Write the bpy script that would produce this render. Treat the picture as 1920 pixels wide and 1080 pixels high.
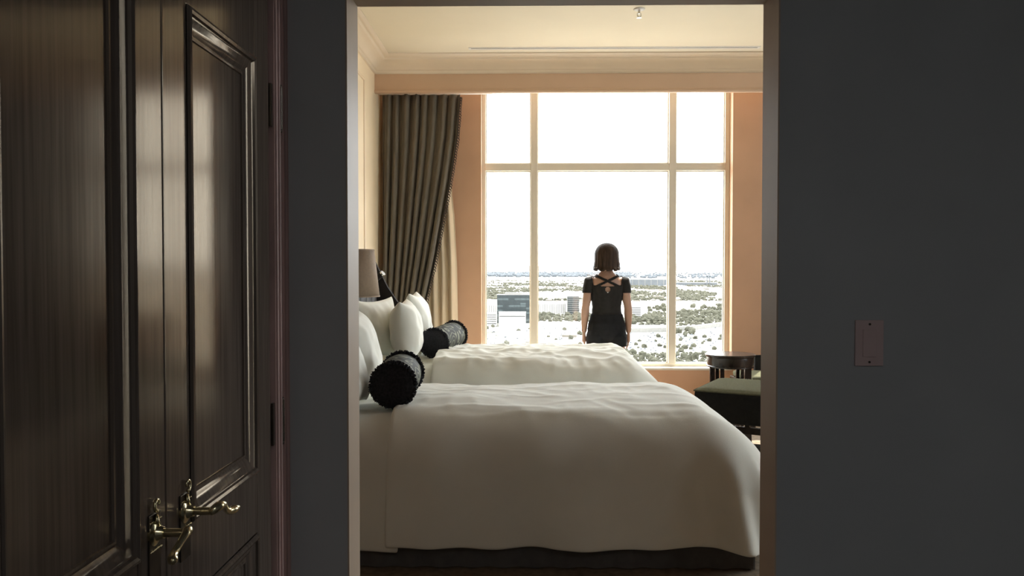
import bpy, bmesh, math, random
import numpy as np
from mathutils import Vector, Matrix, noise

random.seed(7)
R = math.radians
PI = math.pi
for o in list(bpy.data.objects):
    bpy.data.objects.remove(o)
SC = bpy.context.scene
C = SC.collection

# ------------------------------------------------------------------ camera
CAM_Z = 1.39
FPX = 1500.0
cam_d = bpy.data.cameras.new('camera')
cam_d.sensor_width = 36.0
cam_d.lens = 36.0 * FPX / 1920.0
cam_d.clip_start = 0.02
cam_d.clip_end = 120000.0
cam = bpy.data.objects.new('camera', cam_d)
cam.location = (0, 0, CAM_Z)
cam.rotation_euler = (R(90 - 1.337), 0, R(0.955))
C.objects.link(cam)
SC.camera = cam
_cm = cam.rotation_euler.to_matrix()

def at(x, y, Y):
    """metres: the point seen at photo pixel (x, y) at depth Y"""
    d = _cm @ Vector(((x - 960) / FPX, -(y - 540) / FPX, -1.0))
    return Vector((d.x * Y / d.y, Y, CAM_Z + d.z * Y / d.y))

# ------------------------------------------------------------------ sky, sun, exposure
SC.view_settings.view_transform = 'Standard'
SC.view_settings.look = 'None'
SC.view_settings.gamma = 1.0
SC.view_settings.use_curve_mapping = False
SC.view_settings.exposure = 0.0
world = bpy.data.worlds.new('hazy_sky')
SC.world = world
world.use_nodes = True
bg = world.node_tree.nodes['Background']
bg.inputs['Color'].default_value = (0.95, 0.985, 1.0, 1)
bg.inputs['Strength'].default_value = 11.0

sun_d = bpy.data.lights.new('sun', 'SUN')
sun_d.energy = 13.0
sun_d.angle = R(0.6)
sun_d.color = (1.0, 0.95, 0.86)
sun = bpy.data.objects.new('sun', sun_d)
_sd = Vector((0.28, 0.62, 1.25)).normalized()        # towards the sun: high, ahead, a little right
sun.rotation_euler = _sd.to_track_quat('Z', 'Y').to_euler()
C.objects.link(sun)

# daylight enters by the window: a sampling portal, it gives no light of its own
for (px_, py_, pw_, rz_) in ((0.77, 7.95, 2.5, 0), (2.47, 7.95, .5, 0), (4.56, 4.475, 1.75, -90)):
    por_d = bpy.data.lights.new('window_portal', 'AREA')
    por_d.shape = 'RECTANGLE'; por_d.size = pw_; por_d.size_y = 2.9
    por_d.cycles.is_portal = True
    por = bpy.data.objects.new('window_portal', por_d)
    por.location = (px_, py_, 1.83); por.rotation_euler = (R(-90), 0, R(rz_))
    C.objects.link(por)
SC.cycles.max_bounces = 14
SC.cycles.diffuse_bounces = 8
SC.cycles.glossy_bounces = 5
SC.cycles.transparent_max_bounces = 12
SC.cycles.sample_clamp_indirect = 12.0
SC.cycles.caustics_refractive = False

# ------------------------------------------------------------------ materials
def mat(name, col, rough=0.5, var=0.08, scale=8.0, bump=0.0, bscale=60.0, metal=0.0, spec=0.5,
        coat=0.0, sheen=0.0, stretch=(1, 1, 1), col2=None, bdist=0.002, detail=3.0, tint=None):
    m = bpy.data.materials.new(name)
    m.use_nodes = True
    nt = m.node_tree
    b = nt.nodes['Principled BSDF']
    b.inputs['Roughness'].default_value = rough
    b.inputs['Metallic'].default_value = metal
    b.inputs['Specular IOR Level'].default_value = spec
    b.inputs['Coat Weight'].default_value = coat
    b.inputs['Coat Roughness'].default_value = 0.12
    b.inputs['Sheen Weight'].default_value = sheen
    tc = nt.nodes.new('ShaderNodeTexCoord')
    mp = nt.nodes.new('ShaderNodeMapping')
    mp.inputs['Scale'].default_value = stretch
    nt.links.new(tc.outputs['Object'], mp.inputs['Vector'])
    n = nt.nodes.new('ShaderNodeTexNoise')
    n.inputs['Scale'].default_value = scale
    n.inputs['Detail'].default_value = detail
    nt.links.new(mp.outputs['Vector'], n.inputs['Vector'])
    if tint: b.inputs['Specular Tint'].default_value = (*tint, 1)
    r = nt.nodes.new('ShaderNodeValToRGB')
    if col2 is None:
        lo = [max(0, c * (1 - var)) for c in col]; hi = [min(1, c * (1 + var)) for c in col]
    else:
        lo, hi = col, col2
    r.color_ramp.elements[0].position = 0.32; r.color_ramp.elements[1].position = 0.68
    r.color_ramp.elements[0].color = (*lo, 1); r.color_ramp.elements[1].color = (*hi, 1)
    nt.links.new(n.outputs['Fac'], r.inputs['Fac'])
    nt.links.new(r.outputs['Color'], b.inputs['Base Color'])
    if bump:
        n2 = nt.nodes.new('ShaderNodeTexNoise')
        n2.inputs['Scale'].default_value = bscale
        n2.inputs['Detail'].default_value = 4.0
        nt.links.new(mp.outputs['Vector'], n2.inputs['Vector'])
        bp = nt.nodes.new('ShaderNodeBump')
        bp.inputs['Strength'].default_value = bump
        bp.inputs['Distance'].default_value = bdist
        nt.links.new(n2.outputs['Fac'], bp.inputs['Height'])
        nt.links.new(bp.outputs['Normal'], b.inputs['Normal'])
    return m

M = {}
M['wall'] = mat('wall_paint', (0.62, 0.375, 0.23), 0.6, 0.04, 3, 0.1, 200)
M['wall_white'] = mat('plaster_cream', (0.80, 0.66, 0.46), 0.6, 0.03, 3)
M['wall_brown'] = mat('brown_wallcovering', (0.13, 0.085, 0.055), 0.7, 0.06, 4)
M['alcove'] = mat('bounce_cutting_brown', (0.26, 0.17, 0.11), 0.7, 0.05, 4)  # alcove added out of view; its brown keeps bounce light off the bed front
M['ceiling'] = mat('ceiling_paint', (0.79, 0.70, 0.53), 0.7, 0.02, 2)
M['crown'] = mat('crown_paint', (0.76, 0.61, 0.43), 0.45, 0.03, 3)
M['fascia'] = mat('fascia_paint', (0.58, 0.40, 0.27), 0.45, 0.03, 3)
M['frame'] = mat('window_frame_paint', (0.72, 0.67, 0.56), 0.35, 0.03, 5)
M['jamb'] = mat('jamb_paint', (0.47, 0.37, 0.28), 0.5, 0.05, 6, spec=0.2)
M['foyer_wall'] = mat('foyer_dark_wall', (0.40, 0.405, 0.405), 0.8, 0.04, 3, 0.1, 150, spec=0.1)
M['foyer_floor'] = mat('foyer_floor', (0.04, 0.035, 0.03), 0.5, 0.1, 5)
M['carpet'] = mat('carpet', (0.26, 0.195, 0.13), 0.95, 0.25, 30, 0.6, 300)
def varnished_wood(name, lo, hi, gloss, rough):
    """dark stained wood under an amber varnish: grain below, tinted sheen on top"""
    m = bpy.data.materials.new(name); m.use_nodes = True
    nt = m.node_tree; nt.nodes.clear()
    N = nt.nodes.new; L = nt.links.new
    out = N('ShaderNodeOutputMaterial')
    tc = N('ShaderNodeTexCoord'); mp = N('ShaderNodeMapping'); mp.inputs['Scale'].default_value = (3, 30, 0.9)
    L(tc.outputs['Object'], mp.inputs['Vector'])
    n = N('ShaderNodeTexNoise'); n.inputs['Scale'].default_value = 4.0; n.inputs['Detail'].default_value = 6.0
    L(mp.outputs['Vector'], n.inputs['Vector'])
    r = N('ShaderNodeValToRGB'); r.color_ramp.elements[0].color = (*lo, 1); r.color_ramp.elements[1].color = (*hi, 1)
    r.color_ramp.elements[0].position = .35; r.color_ramp.elements[1].position = .65
    L(n.outputs['Fac'], r.inputs['Fac'])
    rr = N('ShaderNodeMapRange'); rr.inputs['To Min'].default_value = rough * .8; rr.inputs['To Max'].default_value = rough * 1.25
    L(n.outputs['Fac'], rr.inputs['Value'])
    bp = N('ShaderNodeBump'); bp.inputs['Strength'].default_value = .10; bp.inputs['Distance'].default_value = .0006
    L(n.outputs['Fac'], bp.inputs['Height'])
    d = N('ShaderNodeBsdfDiffuse'); L(r.outputs['Color'], d.inputs['Color'])
    g = N('ShaderNodeBsdfGlossy'); g.inputs['Color'].default_value = (*gloss, 1)
    L(rr.outputs['Result'], g.inputs['Roughness']); L(bp.outputs['Normal'], g.inputs['Normal'])
    fr = N('ShaderNodeFresnel'); fr.inputs['IOR'].default_value = 1.55
    mx = N('ShaderNodeMixShader')
    L(fr.outputs['Fac'], mx.inputs[0]); L(d.outputs[0], mx.inputs[1]); L(g.outputs[0], mx.inputs[2])
    L(mx.outputs[0], out.inputs['Surface'])
    return m
M['dark_wood'] = varnished_wood('dark_polished_wood', (0.085, 0.068, 0.058), (0.125, 0.102, 0.088), (0.85, 0.72, 0.55), 0.15)
M['casing'] = mat('casing_wood', (0.44, 0.29, 0.265), 0.5, 0.2, 6, stretch=(1, 9, 0.7), spec=0.3)
M['furn_wood'] = mat('furniture_wood', (0.028, 0.018, 0.013), 0.22, 0.3, 8, spec=0.6, stretch=(2, 2, 0.5))
M['brass'] = mat('aged_brass', (0.75, 0.66, 0.42), 0.22, 0.25, 40, metal=1.0)
M['hinge'] = mat('bronze_hinge', (0.10, 0.085, 0.07), 0.3, 0.2, 30, metal=1.0)
M['linen'] = mat('white_linen', (0.80, 0.81, 0.73), 0.85, 0.03, 4, 0.25, 420, sheen=0.2)
M['pillow'] = mat('pillow_cotton', (0.81, 0.815, 0.74), 0.85, 0.02, 4, 0.15, 350, sheen=0.2)
M['black_velvet'] = mat('black_velvet', (0.026, 0.026, 0.029), 0.95, 0.3, 90, 0.5, 250, spec=0.1)
M['skirt'] = mat('bed_skirt_fabric', (0.13, 0.125, 0.12), 0.9, 0.1, 20, spec=0.1)
M['headboard'] = mat('headboard_leather', (0.022, 0.018, 0.016), 0.55, 0.2, 12, spec=0.3)
M['drape'] = mat('olive_drape', (0.125, 0.104, 0.074), 0.75, 0.12, 25, 0.2, 200, sheen=0.15, stretch=(1, 1, .3))
M['fringe'] = mat('drape_fringe', (0.05, 0.035, 0.028), 0.8, 0.3, 60)
M['sheer'] = mat('cream_lining', (0.66, 0.54, 0.38), 0.8, 0.05, 12, stretch=(1, 1, .3))
M['shade'] = mat('lamp_shade_fabric', (0.30, 0.22, 0.15), 0.8, 0.06, 60, 0.2, 300)
M['chrome'] = mat('brushed_metal', (0.6, 0.58, 0.55), 0.25, 0.1, 40, metal=1.0)
M['switch'] = mat('switch_plastic', (0.58, 0.44, 0.42), 0.5, 0.05, 10, spec=0.2)
M['sage'] = mat('sage_upholstery', (0.125, 0.122, 0.075), 1.0, 0.12, 60, 0.3, 220, spec=0.05)
M['black_up'] = mat('black_upholstery', (0.018, 0.017, 0.016), 0.85, 0.2, 40, spec=0.1)
M['skin'] = mat('skin', (0.40, 0.23, 0.155), 0.5, 0.06, 14)
M['hair'] = mat('brown_hair', (0.040, 0.024, 0.015), 0.6, 0.5, 30, 0.6, 70, stretch=(1, 1, .12), spec=0.18, bdist=0.006)
M['shirt'] = mat('black_jersey', (0.018, 0.016, 0.014), 0.85, 0.2, 30, 0.3, 90, sheen=0.05, spec=0.2)
M['shorts'] = mat('black_shorts', (0.011, 0.011, 0.012), 0.85, 0.2, 30, spec=0.2)
M['shoe'] = mat('black_shoe', (0.015, 0.015, 0.015), 0.5)
M['white_eye'] = mat('eye_white', (0.8, 0.8, 0.78), 0.2)
M['lips'] = mat('lips', (0.45, 0.16, 0.13), 0.4)
M['white_metal'] = mat('white_enamel', (0.75, 0.72, 0.66), 0.35, 0.03, 20)
M['slot'] = mat('diffuser_slot', (0.28, 0.24, 0.19), 0.6)

def glass_mat():
    m = bpy.data.materials.new('window_glass'); m.use_nodes = True
    nt = m.node_tree; nt.nodes.clear()
    out = nt.nodes.new('ShaderNodeOutputMaterial')
    t = nt.nodes.new('ShaderNodeBsdfTransparent'); t.inputs['Color'].default_value = (0.97, 0.98, 0.985, 1)
    g = nt.nodes.new('ShaderNodeBsdfGlossy'); g.inputs['Roughness'].default_value = 0.02
    mx = nt.nodes.new('ShaderNodeMixShader'); mx.inputs[0].default_value = 0.05
    nt.links.new(t.outputs[0], mx.inputs[1]); nt.links.new(g.outputs[0], mx.inputs[2])
    nt.links.new(mx.outputs[0], out.inputs['Surface'])
    return m
M['glass'] = glass_mat()

def emit_mat(name, col, s):
    m = bpy.data.materials.new(name); m.use_nodes = True
    b = m.node_tree.nodes['Principled BSDF']
    b.inputs['Base Color'].default_value = (*col, 1)
    b.inputs['Emission Color'].default_value = (*col, 1)
    b.inputs['Emission Strength'].default_value = s
    return m

def damask_mat():
    """black satin woven with curling sage-silver scrolls"""
    m = bpy.data.materials.new('damask_satin'); m.use_nodes = True
    nt = m.node_tree; b = nt.nodes['Principled BSDF']
    b.inputs['Roughness'].default_value = 0.7; b.inputs['Specular IOR Level'].default_value = 0.12
    tc = nt.nodes.new('ShaderNodeTexCoord')
    n = nt.nodes.new('ShaderNodeTexNoise'); n.inputs['Scale'].default_value = 9.0; n.inputs['Detail'].default_value = 0.5
    nt.links.new(tc.outputs['Object'], n.inputs['Vector'])
    w = nt.nodes.new('ShaderNodeMath'); w.operation = 'MULTIPLY'; w.inputs[1].default_value = 46.0
    nt.links.new(n.outputs['Fac'], w.inputs[0])
    s = nt.nodes.new('ShaderNodeMath'); s.operation = 'SINE'; nt.links.new(w.outputs[0], s.inputs[0])
    r = nt.nodes.new('ShaderNodeValToRGB')
    r.color_ramp.elements[0].position = 0.62; r.color_ramp.elements[0].color = (0.020, 0.021, 0.015, 1)
    r.color_ramp.elements[1].position = 0.95; r.color_ramp.elements[1].color = (0.25, 0.255, 0.185, 1)
    nt.links.new(s.outputs[0], r.inputs['Fac'])
    nt.links.new(r.outputs['Color'], b.inputs['Base Color'])
    return m
M['damask'] = damask_mat()

# ------------------------------------------------------------------ mesh helpers
class MB:
    def __init__(self):
        self.v = []; self.f = []
    def add(self, verts, faces):
        k = len(self.v)
        self.v += [tuple(p) for p in verts]
        self.f += [tuple(i + k for i in f) for f in faces]
        return self
    def box(self, x0, x1, y0, y1, z0, z1, ch=0.0):
        if ch <= 0:
            vs = [(x, y, z) for x in (x0, x1) for y in (y0, y1) for z in (z0, z1)]
            fs = [(0, 1, 3, 2), (4, 6, 7, 5), (0, 4, 5, 1), (2, 3, 7, 6), (0, 2, 6, 4), (1, 5, 7, 3)]
            return self.add(vs, fs)
        bm = bmesh.new()
        bmesh.ops.create_cube(bm, size=1)
        for v in bm.verts:
            v.co = Vector(((x0 + x1) / 2 + v.co.x * (x1 - x0), (y0 + y1) / 2 + v.co.y * (y1 - y0), (z0 + z1) / 2 + v.co.z * (z1 - z0)))
        bmesh.ops.bevel(bm, geom=bm.edges[:], offset=ch, segments=2, affect='EDGES', profile=0.6)
        bm.verts.index_update()
        self.add([v.co[:] for v in bm.verts], [[v.index for v in f.verts] for f in bm.faces])
        bm.free()
        return self
    def obox(self, c, ax, ay, az):
        c = Vector(c); ax, ay, az = Vector(ax), Vector(ay), Vector(az)
        vs = [c + ax * i + ay * j + az * k for i in (-1, 1) for j in (-1, 1) for k in (-1, 1)]
        return self.add(vs, [(0, 1, 3, 2), (4, 6, 7, 5), (0, 4, 5, 1), (2, 3, 7, 6), (0, 2, 6, 4), (1, 5, 7, 3)])
    def tube(self, pts, rad, n=10, cap=True):
        pts = [Vector(p) for p in pts]
        rads = rad if isinstance(rad, (list, tuple)) else [rad] * len(pts)
        vs, fs = [], []
        up = None
        for i, p in enumerate(pts):
            t = (pts[min(i + 1, len(pts) - 1)] - pts[max(i - 1, 0)]).normalized()
            if up is None:
                up = t.orthogonal().normalized()
            up = (up - t * up.dot(t)).normalized()
            s = t.cross(up)
            for k in range(n):
                a = 2 * PI * k / n
                vs.append(p + (up * math.cos(a) + s * math.sin(a)) * rads[i])
        for i in range(len(pts) - 1):
            for k in range(n):
                fs.append((i * n + k, i * n + (k + 1) % n, (i + 1) * n + (k + 1) % n, (i + 1) * n + k))
        if cap:
            fs.append(tuple(range(n - 1, -1, -1)))
            fs.append(tuple(range((len(pts) - 1) * n, len(pts) * n)))
        return self.add(vs, fs)
    def lathe(self, prof, c=(0, 0, 0), n=24, axis='z', cap=True):
        vs, fs = [], []
        for (r, h) in prof:
            for k in range(n):
                a = 2 * PI * k / n
                p = {'z': (r * math.cos(a), r * math.sin(a), h), 'y': (r * math.cos(a), h, r * math.sin(a)), 'x': (h, r * math.cos(a), r * math.sin(a))}[axis]
                vs.append((c[0] + p[0], c[1] + p[1], c[2] + p[2]))
        m = len(prof)
        for i in range(m - 1):
            for k in range(n):
                fs.append((i * n + k, i * n + (k + 1) % n, (i + 1) * n + (k + 1) % n, (i + 1) * n + k))
        if cap:
            fs.append(tuple(range(n - 1, -1, -1))); fs.append(tuple(range((m - 1) * n, m * n)))
        return self.add(vs, fs)
    def sphere(self, c, rx, ry=None, rz=None, n=14, m=9):
        ry = ry or rx; rz = rz or rx
        vs = []; fs = []
        for i in range(m + 1):
            th = PI * i / m
            for k in range(n):
                a = 2 * PI * k / n
                vs.append((c[0] + rx * math.sin(th) * math.cos(a), c[1] + ry * math.sin(th) * math.sin(a), c[2] + rz * math.cos(th)))
        for i in range(m):
            for k in range(n):
                fs.append((i * n + k, (i + 1) * n + k, (i + 1) * n + (k + 1) % n, i * n + (k + 1) % n))
        return self.add(vs, fs)
    def grid(self, fn, nu, nv):
        vs = [fn(i / nu, j / nv) for i in range(nu + 1) for j in range(nv + 1)]
        w = nv + 1
        fs = [(i * w + j, (i + 1) * w + j, (i + 1) * w + j + 1, i * w + j + 1) for i in range(nu) for j in range(nv)]
        return self.add(vs, fs)
    def sweep(self, prof, path, closed=False):
        """prof points as (offset along side vector, offset along up vector); path entries (point, side, up)"""
        k = len(prof)
        vs = [Vector(p) + Vector(s) * a + Vector(u) * b for (p, s, u) in path for (a, b) in prof]
        fs = []
        m = len(path)
        for i in range(m if closed else m - 1):
            j = (i + 1) % m
            for q in range(k - 1):
                fs.append((i * k + q, i * k + q + 1, j * k + q + 1, j * k + q))
        return self.add(vs, fs)
    def mesh(self, name, m=None, smooth=False):
        me = bpy.data.meshes.new(name)
        me.from_pydata([tuple(p) for p in self.v], [], self.f)
        bm = bmesh.new(); bm.from_mesh(me)
        bmesh.ops.remove_doubles(bm, verts=bm.verts[:], dist=1e-6)
        bmesh.ops.recalc_face_normals(bm, faces=bm.faces[:])
        bm.to_mesh(me); bm.free()
        if smooth:
            me.polygons.foreach_set('use_smooth', [True] * len(me.polygons))
        if m is not None:
            me.materials.append(m)
        return me
    def build(self, name, m, parent=None, smooth=False, autosmooth=None):
        ob = bpy.data.objects.new(name, self.mesh(name, m, smooth))
        C.objects.link(ob)
        if parent is not None:
            ob.parent = parent
        if autosmooth:
            bev = None
            try:
                with_angle = R(autosmooth)
                me = ob.data
                bm = bmesh.new(); bm.from_mesh(me)
                for f in bm.faces: f.smooth = True
                for e in bm.edges:
                    if len(e.link_faces) == 2 and e.calc_face_angle(0) > with_angle:
                        e.smooth = False
                bm.to_mesh(me); bm.free()
            except Exception:
                pass
        return ob

def tag(o, label=None, cat=None, group=None, kind=None):
    if label: o['label'] = label
    if cat: o['category'] = cat
    if group: o['group'] = group
    if kind: o['kind'] = kind
    return o

def empty(name, loc=(0, 0, 0), rz=0.0, label=None, cat=None, group=None, kind=None):
    o = bpy.data.objects.new(name, None)
    o.empty_display_size = 0.1
    o.location = loc; o.rotation_euler = (0, 0, rz)
    C.objects.link(o)
    return tag(o, label, cat, group, kind)

def link_mesh(name, me, parent=None, loc=(0, 0, 0), rot=(0, 0, 0), scale=(1, 1, 1)):
    o = bpy.data.objects.new(name, me); C.objects.link(o)
    o.location = loc; o.rotation_euler = rot; o.scale = scale
    if parent is not None: o.parent = parent
    return o

def struct(name, mb, m, label=None, smooth=False, autosmooth=None, parent=None):
    o = mb.build(name, m, parent, smooth, autosmooth)
    if parent is None:
        tag(o, label, None, None, 'structure')
    return o

def nz(x, y, z, s=1.0):
    return noise.noise(Vector((x * s, y * s, z * s)))

def smoothstep(a, b, x):
    t = min(1, max(0, (x - a) / (b - a))); return t * t * (3 - 2 * t)

# ================================================================== THE ROOM SHELL
YD0, YD1 = 2.0, 2.125          # door wall
XL, XR = -1.354, 4.2           # bedroom side walls
YV, YW = 7.2, 7.6              # fascia over the window, window wall
ZC = 3.29                      # bedroom ceiling
OXL, OXR, OZ = -0.448, 0.628, 2.088   # doorway opening
WX0, WX1, WZ0, WZ1 = -0.418, 1.955, 0.455, 3.2   # window opening
FX0, FX1, FY0, FZ = -0.6, 1.7, -1.7, 2.62         # foyer

struct('floor', MB().box(XL - .1, XR + .1, YD1 - .06, YW + .1, -0.12, 0.0), M['carpet'], 'brown carpeted bedroom floor')
struct('floor_foyer', MB().box(FX0 - .1, FX1 + .1, FY0 - .1, YD1 - .06, -0.12, 0.0), M['foyer_floor'], 'dark floor of the entrance hall')
YA = 5.45                      # unseen ceiling and wall made brown up to here, cutting bounce light
struct('ceiling_darkened', MB().box(XL - .1, XR + .1, YD1 - .06, YA, ZC, ZC + .12), M['alcove'], 'unseen ceiling made dark brown to cut bounce light on the bed front')
struct('wall_left_darkened', MB().box(XL - .12, XL, YD1 - .06, YA, 0, ZC), M['alcove'], 'unseen wall made dark brown to cut bounce light on the bed front')
struct('ceiling', MB().box(XL - .1, XR + .1, YA, YW + .3, ZC, ZC + .12), M['ceiling'], 'cream painted bedroom ceiling')
struct('ceiling_foyer', MB().box(FX0 - .1, FX1 + .1, FY0 - .1, YD1 - .06, FZ, FZ + .1), M['foyer_wall'], 'dark ceiling of the entrance hall')
struct('wall_left', MB().box(XL - .12, XL, YA, YW + .3, 0, ZC), M['wall_white'], 'cream wall behind the beds')
S0, S1 = 3.70, 5.25            # unseen window added in the right-hand wall for side light
wr0 = MB().box(XR, XR + .3, YD1 - .06, S0, 0, ZC).box(XR, XR + .3, S1, YW + .3, 0, ZC).box(XR, XR + .3, S0, S1, 0, WZ0 - .02).box(XR, XR + .3, S0, S1, WZ1, ZC)
struct('wall_right', wr0, M['wall_brown'], 'brown bedroom wall opposite the beds')
# window wall with its opening
wb = MB()
wb.box(XL, WX0, YW, YW + .3, 0, ZC)
VZ0 = .95; V0, V1 = 2.28, 2.66           # unseen second window, added for the closet door reflections
wb.box(WX1, V0, YW, YW + .3, 0, ZC); wb.box(V1, XR, YW, YW + .3, 0, ZC)
for (xa_, xb_) in ((WX0, WX1), (V0, V1)):
    wb.box(xa_, xb_, YW, YW + .3, 0, (WZ0 if xa_ < 1 else VZ0) - .02)
    wb.box(xa_, xb_, YW, YW + .3, WZ1, ZC)
struct('wall_back', wb, M['wall'], 'tan wall around the large window')
# wall between hall and bedroom: a dark hall face and a cream bedroom face
def door_wall(y0, y1, x0, x1, zt):
    b = MB()
    b.box(x0, OXL, y0, y1, 0, zt); b.box(OXR, x1, y0, y1, 0, zt); b.box(OXL, OXR, y0, y1, OZ, zt)
    return b
struct('wall_front', door_wall(2.064, YD1 - .002, XL, XR, ZC), M['wall_brown'], 'bedroom side of the doorway wall')
struct('wall_foyer_front', door_wall(YD0, 2.064, FX0, FX1, FZ), M['foyer_wall'], 'dark hall wall around the doorway')
struct('wall_foyer_right', MB().box(FX1, FX1 + .1, FY0, YD0, 0, FZ), M['foyer_wall'], 'dark side wall of the entrance hall')
struct('wall_foyer_back', MB().box(FX0, FX1, FY0 - .1, FY0, 0, FZ), M['foyer_wall'], 'dark rear wall of the entrance hall')
fl = MB()
DY0, DY1, DZT = 0.775, 1.872, 2.10     # closet opening in the hall's left wall
fl.box(FX0 - .1, FX0 - .006, FY0, DY0, 0, FZ); fl.box(FX0 - .1, FX0 - .006, DY1, YD0, 0, FZ); fl.box(FX0 - .1, FX0 - .006, DY0, DY1, DZT, FZ)
fl.box(FX0 - .1, FX0 - .07, DY0, DY1, 0, DZT)
struct('wall_foyer_left', fl, M['foyer_wall'], 'dark hall wall that holds the closet doors')

# doorway lining
t = .004
b = MB().box(OXL, OXL + t, YD0 - .004, YD1, 0, OZ)
struct('trim_1', b, M['jamb'], 'tan door lining lit by the window')
struct('trim_2', MB().box(OXR - t, OXR, YD0 - .004, YD1, 0, OZ), M['jamb'], 'shaded brown door lining near the light switch')
struct('trim_3', MB().box(OXL + t, OXR - t, YD0 - .004, YD1, OZ - t, OZ), M['jamb'], 'shaded head lining over the doorway')
# casing strip beside the closet doors
cb = MB()
cb.box(FX0 - .006, FX0 + .008, 1.884, 1.99, 0, 2.2)
for k, yy in enumerate((1.893, 1.915, 1.945, 1.975)):
    cb.tube([(FX0 + .008, yy, 0), (FX0 + .008, yy, 2.2)], .006, 8)
cb.box(FX0 - .006, FX0 + .008, 0.66, 0.765, 0, 2.2)
cb.box(FX0 - .006, FX0 + .008, 0.765, 1.884, 2.11, 2.2)
struct('trim_4', cb, M['casing'], 'reddish brown fluted casing around the closet doors')

# crown moulding: profile as (distance from wall, drop below ceiling)
CP = [(0.0, .150), (.012, .150), (.014, .132), (.026, .126), (.034, .112), (.048, .092), (.070, .068), (.096, .050),
      (.104, .044), (.106, .034), (.120, .030), (.134, .022), (.140, .012), (.150, .010), (.150, 0.0)]
def crown(name, pts, label):
    """pts: wall-line corners in order (x, y); room lies to the right of the walking direction"""
    path = []
    for i, p in enumerate(pts):
        p = Vector((p[0], p[1]))
        d0 = (p - Vector(pts[i - 1])).normalized() if i > 0 else None
        d1 = (Vector(pts[i + 1]) - p).normalized() if i < len(pts) - 1 else None
        d0 = d0 or d1; d1 = d1 or d0
        n0 = Vector((d0.y, -d0.x)); n1 = Vector((d1.y, -d1.x))
        s = (n0 + n1); s = s / max(1e-6, s.dot(n0))
        path.append(((p.x, p.y, ZC), (s.x, s.y, 0), (0, 0, -1)))
    mb = MB().sweep(CP, path)
    struct(name, mb, M['crown'], label, smooth=True)
crown('trim_5', [(XL, YD1), (XL, YV), (XR, YV), (XR, YD1)], 'stepped crown moulding along the ceiling')
# fascia box over the window
fb = MB()
fb.box(XL, XR, YV, YV + .04, 2.985, ZC)
struct('trim_6', fb, M['fascia'], 'tan fascia board that hides the curtain track')
lip = MB()
lp = [(0, 0), (.010, 0), (.014, .008), (.014, .016), (.006, .022), (.004, .034), (0, .036)]
lip.sweep(lp, [((XL, YV, 2.975), (0, -1, 0), (0, 0, 1)), ((XR, YV, 2.975), (0, -1, 0), (0, 0, 1))])
lip.box(XL, XR, YV, YV + .04, 2.972, 2.985)
struct('trim_7', lip, M['fascia'], 'narrow moulded lip under the fascia')
# panel moulding on the left wall
pm = MB()
y0, y1, z0, z1 = 2.9, 6.715, 1.0, 2.985
pr = [(-.018, 0), (-.014, .008), (0, .012), (.012, .007), (.018, 0)]
corners = [(y0, z0), (y1, z0), (y1, z1), (y0, z1)]
path = []
for i, (yy, zz) in enumerate(corners):
    sy = -1 if yy == y0 else 1; sz = -1 if zz == z0 else 1
    path.append(((XL, yy, zz), (0, sy, sz), (1, 0, 0)))
pm.sweep(pr, path, closed=True)
struct('trim_8', pm, M['crown'], 'thin rectangular panel moulding on the cream wall')
bbm = MB().box(XL, XL + .015, YD1, YW, 0, .13).box(XL, XR, YW - .015, YW, 0, .13)
struct('baseboard_back', bbm, M['crown'], 'cream baseboard along the bedroom walls')

# ------------------------------------------------------------------ the windows
FYW = 7.74
tz = at(1000, 314, FYW).z
def make_window(name, x0, x1, mull, label, WZ0, turn=None):
    win = empty(name, ((x0 + x1) / 2, FYW, WZ0), 0, label, None, None, 'structure')
    def wpart(nm, mb, m, parent=win):
        o = mb.build(nm, m, None)
        o.parent = parent
        o.matrix_parent_inverse = Matrix.Translation(-win.location) if parent is win else Matrix.Identity(4)
        return o
    f = MB()
    f.box(x0, x0 + .035, FYW - .03, FYW + .05, WZ0, WZ1, .004)
    f.box(x1 - .045, x1, FYW - .03, FYW + .05, WZ0, WZ1, .004)
    f.box(x0, x1, FYW - .03, FYW + .05, WZ0, WZ0 + .03, .004)
    f.box(x0, x1, FYW - .03, FYW + .05, WZ1 - .05, WZ1, .004)
    wpart('window_frame', f, M['frame'])
    edges = [x0 + .035]
    for mx in mull:
        wpart('mullion', MB().box(mx - .034, mx + .034, FYW - .045, FYW + .05, WZ0 + .03, WZ1 - .05, .005), M['frame'])
        edges += [mx - .034, mx + .034]
    edges.append(x1 - .045)
    wpart('transom', MB().box(x0 + .03, x1 - .04, FYW - .04, FYW + .05, tz - .036, tz + .036, .005), M['frame'])
    for k in range(0, len(edges), 2):
        xa, xb = edges[k], edges[k + 1]
        for (za, zb) in ((WZ0 + .03, tz - .036), (tz + .036, WZ1 - .05)):
            p = wpart('pane', MB().box(xa, xb, FYW + .012, FYW + .018, za, zb), M['glass'])
            e = .010
            bd = MB().box(xa, xa + e, FYW - .006, FYW + .012, za, zb).box(xb - e, xb, FYW - .006, FYW + .012, za, zb)
            bd.box(xa + e, xb - e, FYW - .006, FYW + .012, za, za + e).box(xa + e, xb - e, FYW - .006, FYW + .012, zb - e, zb)
            wpart('glazing_bead', bd, M['frame'], p)
    wpart('window_sill', MB().box(x0, x1, YW - .012, FYW + .02, WZ0 - .022, WZ0, .004), M['frame'])
    base = Matrix.Translation(-win.location)
    if turn:                                  # set the finished window into another wall
        win.location = turn; win.rotation_euler = (0, 0, R(-90))
    for c in win.children:
        c.matrix_parent_inverse = base
make_window('window_1', WX0, WX1, (at(1001.5, 400, FYW).x, at(1259.5, 400, FYW).x), 'large six-pane window looking over the city', WZ0)
make_window('added_window_2', V0, V1, (), 'narrow unseen window added for the closet door reflections', VZ0)
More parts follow.
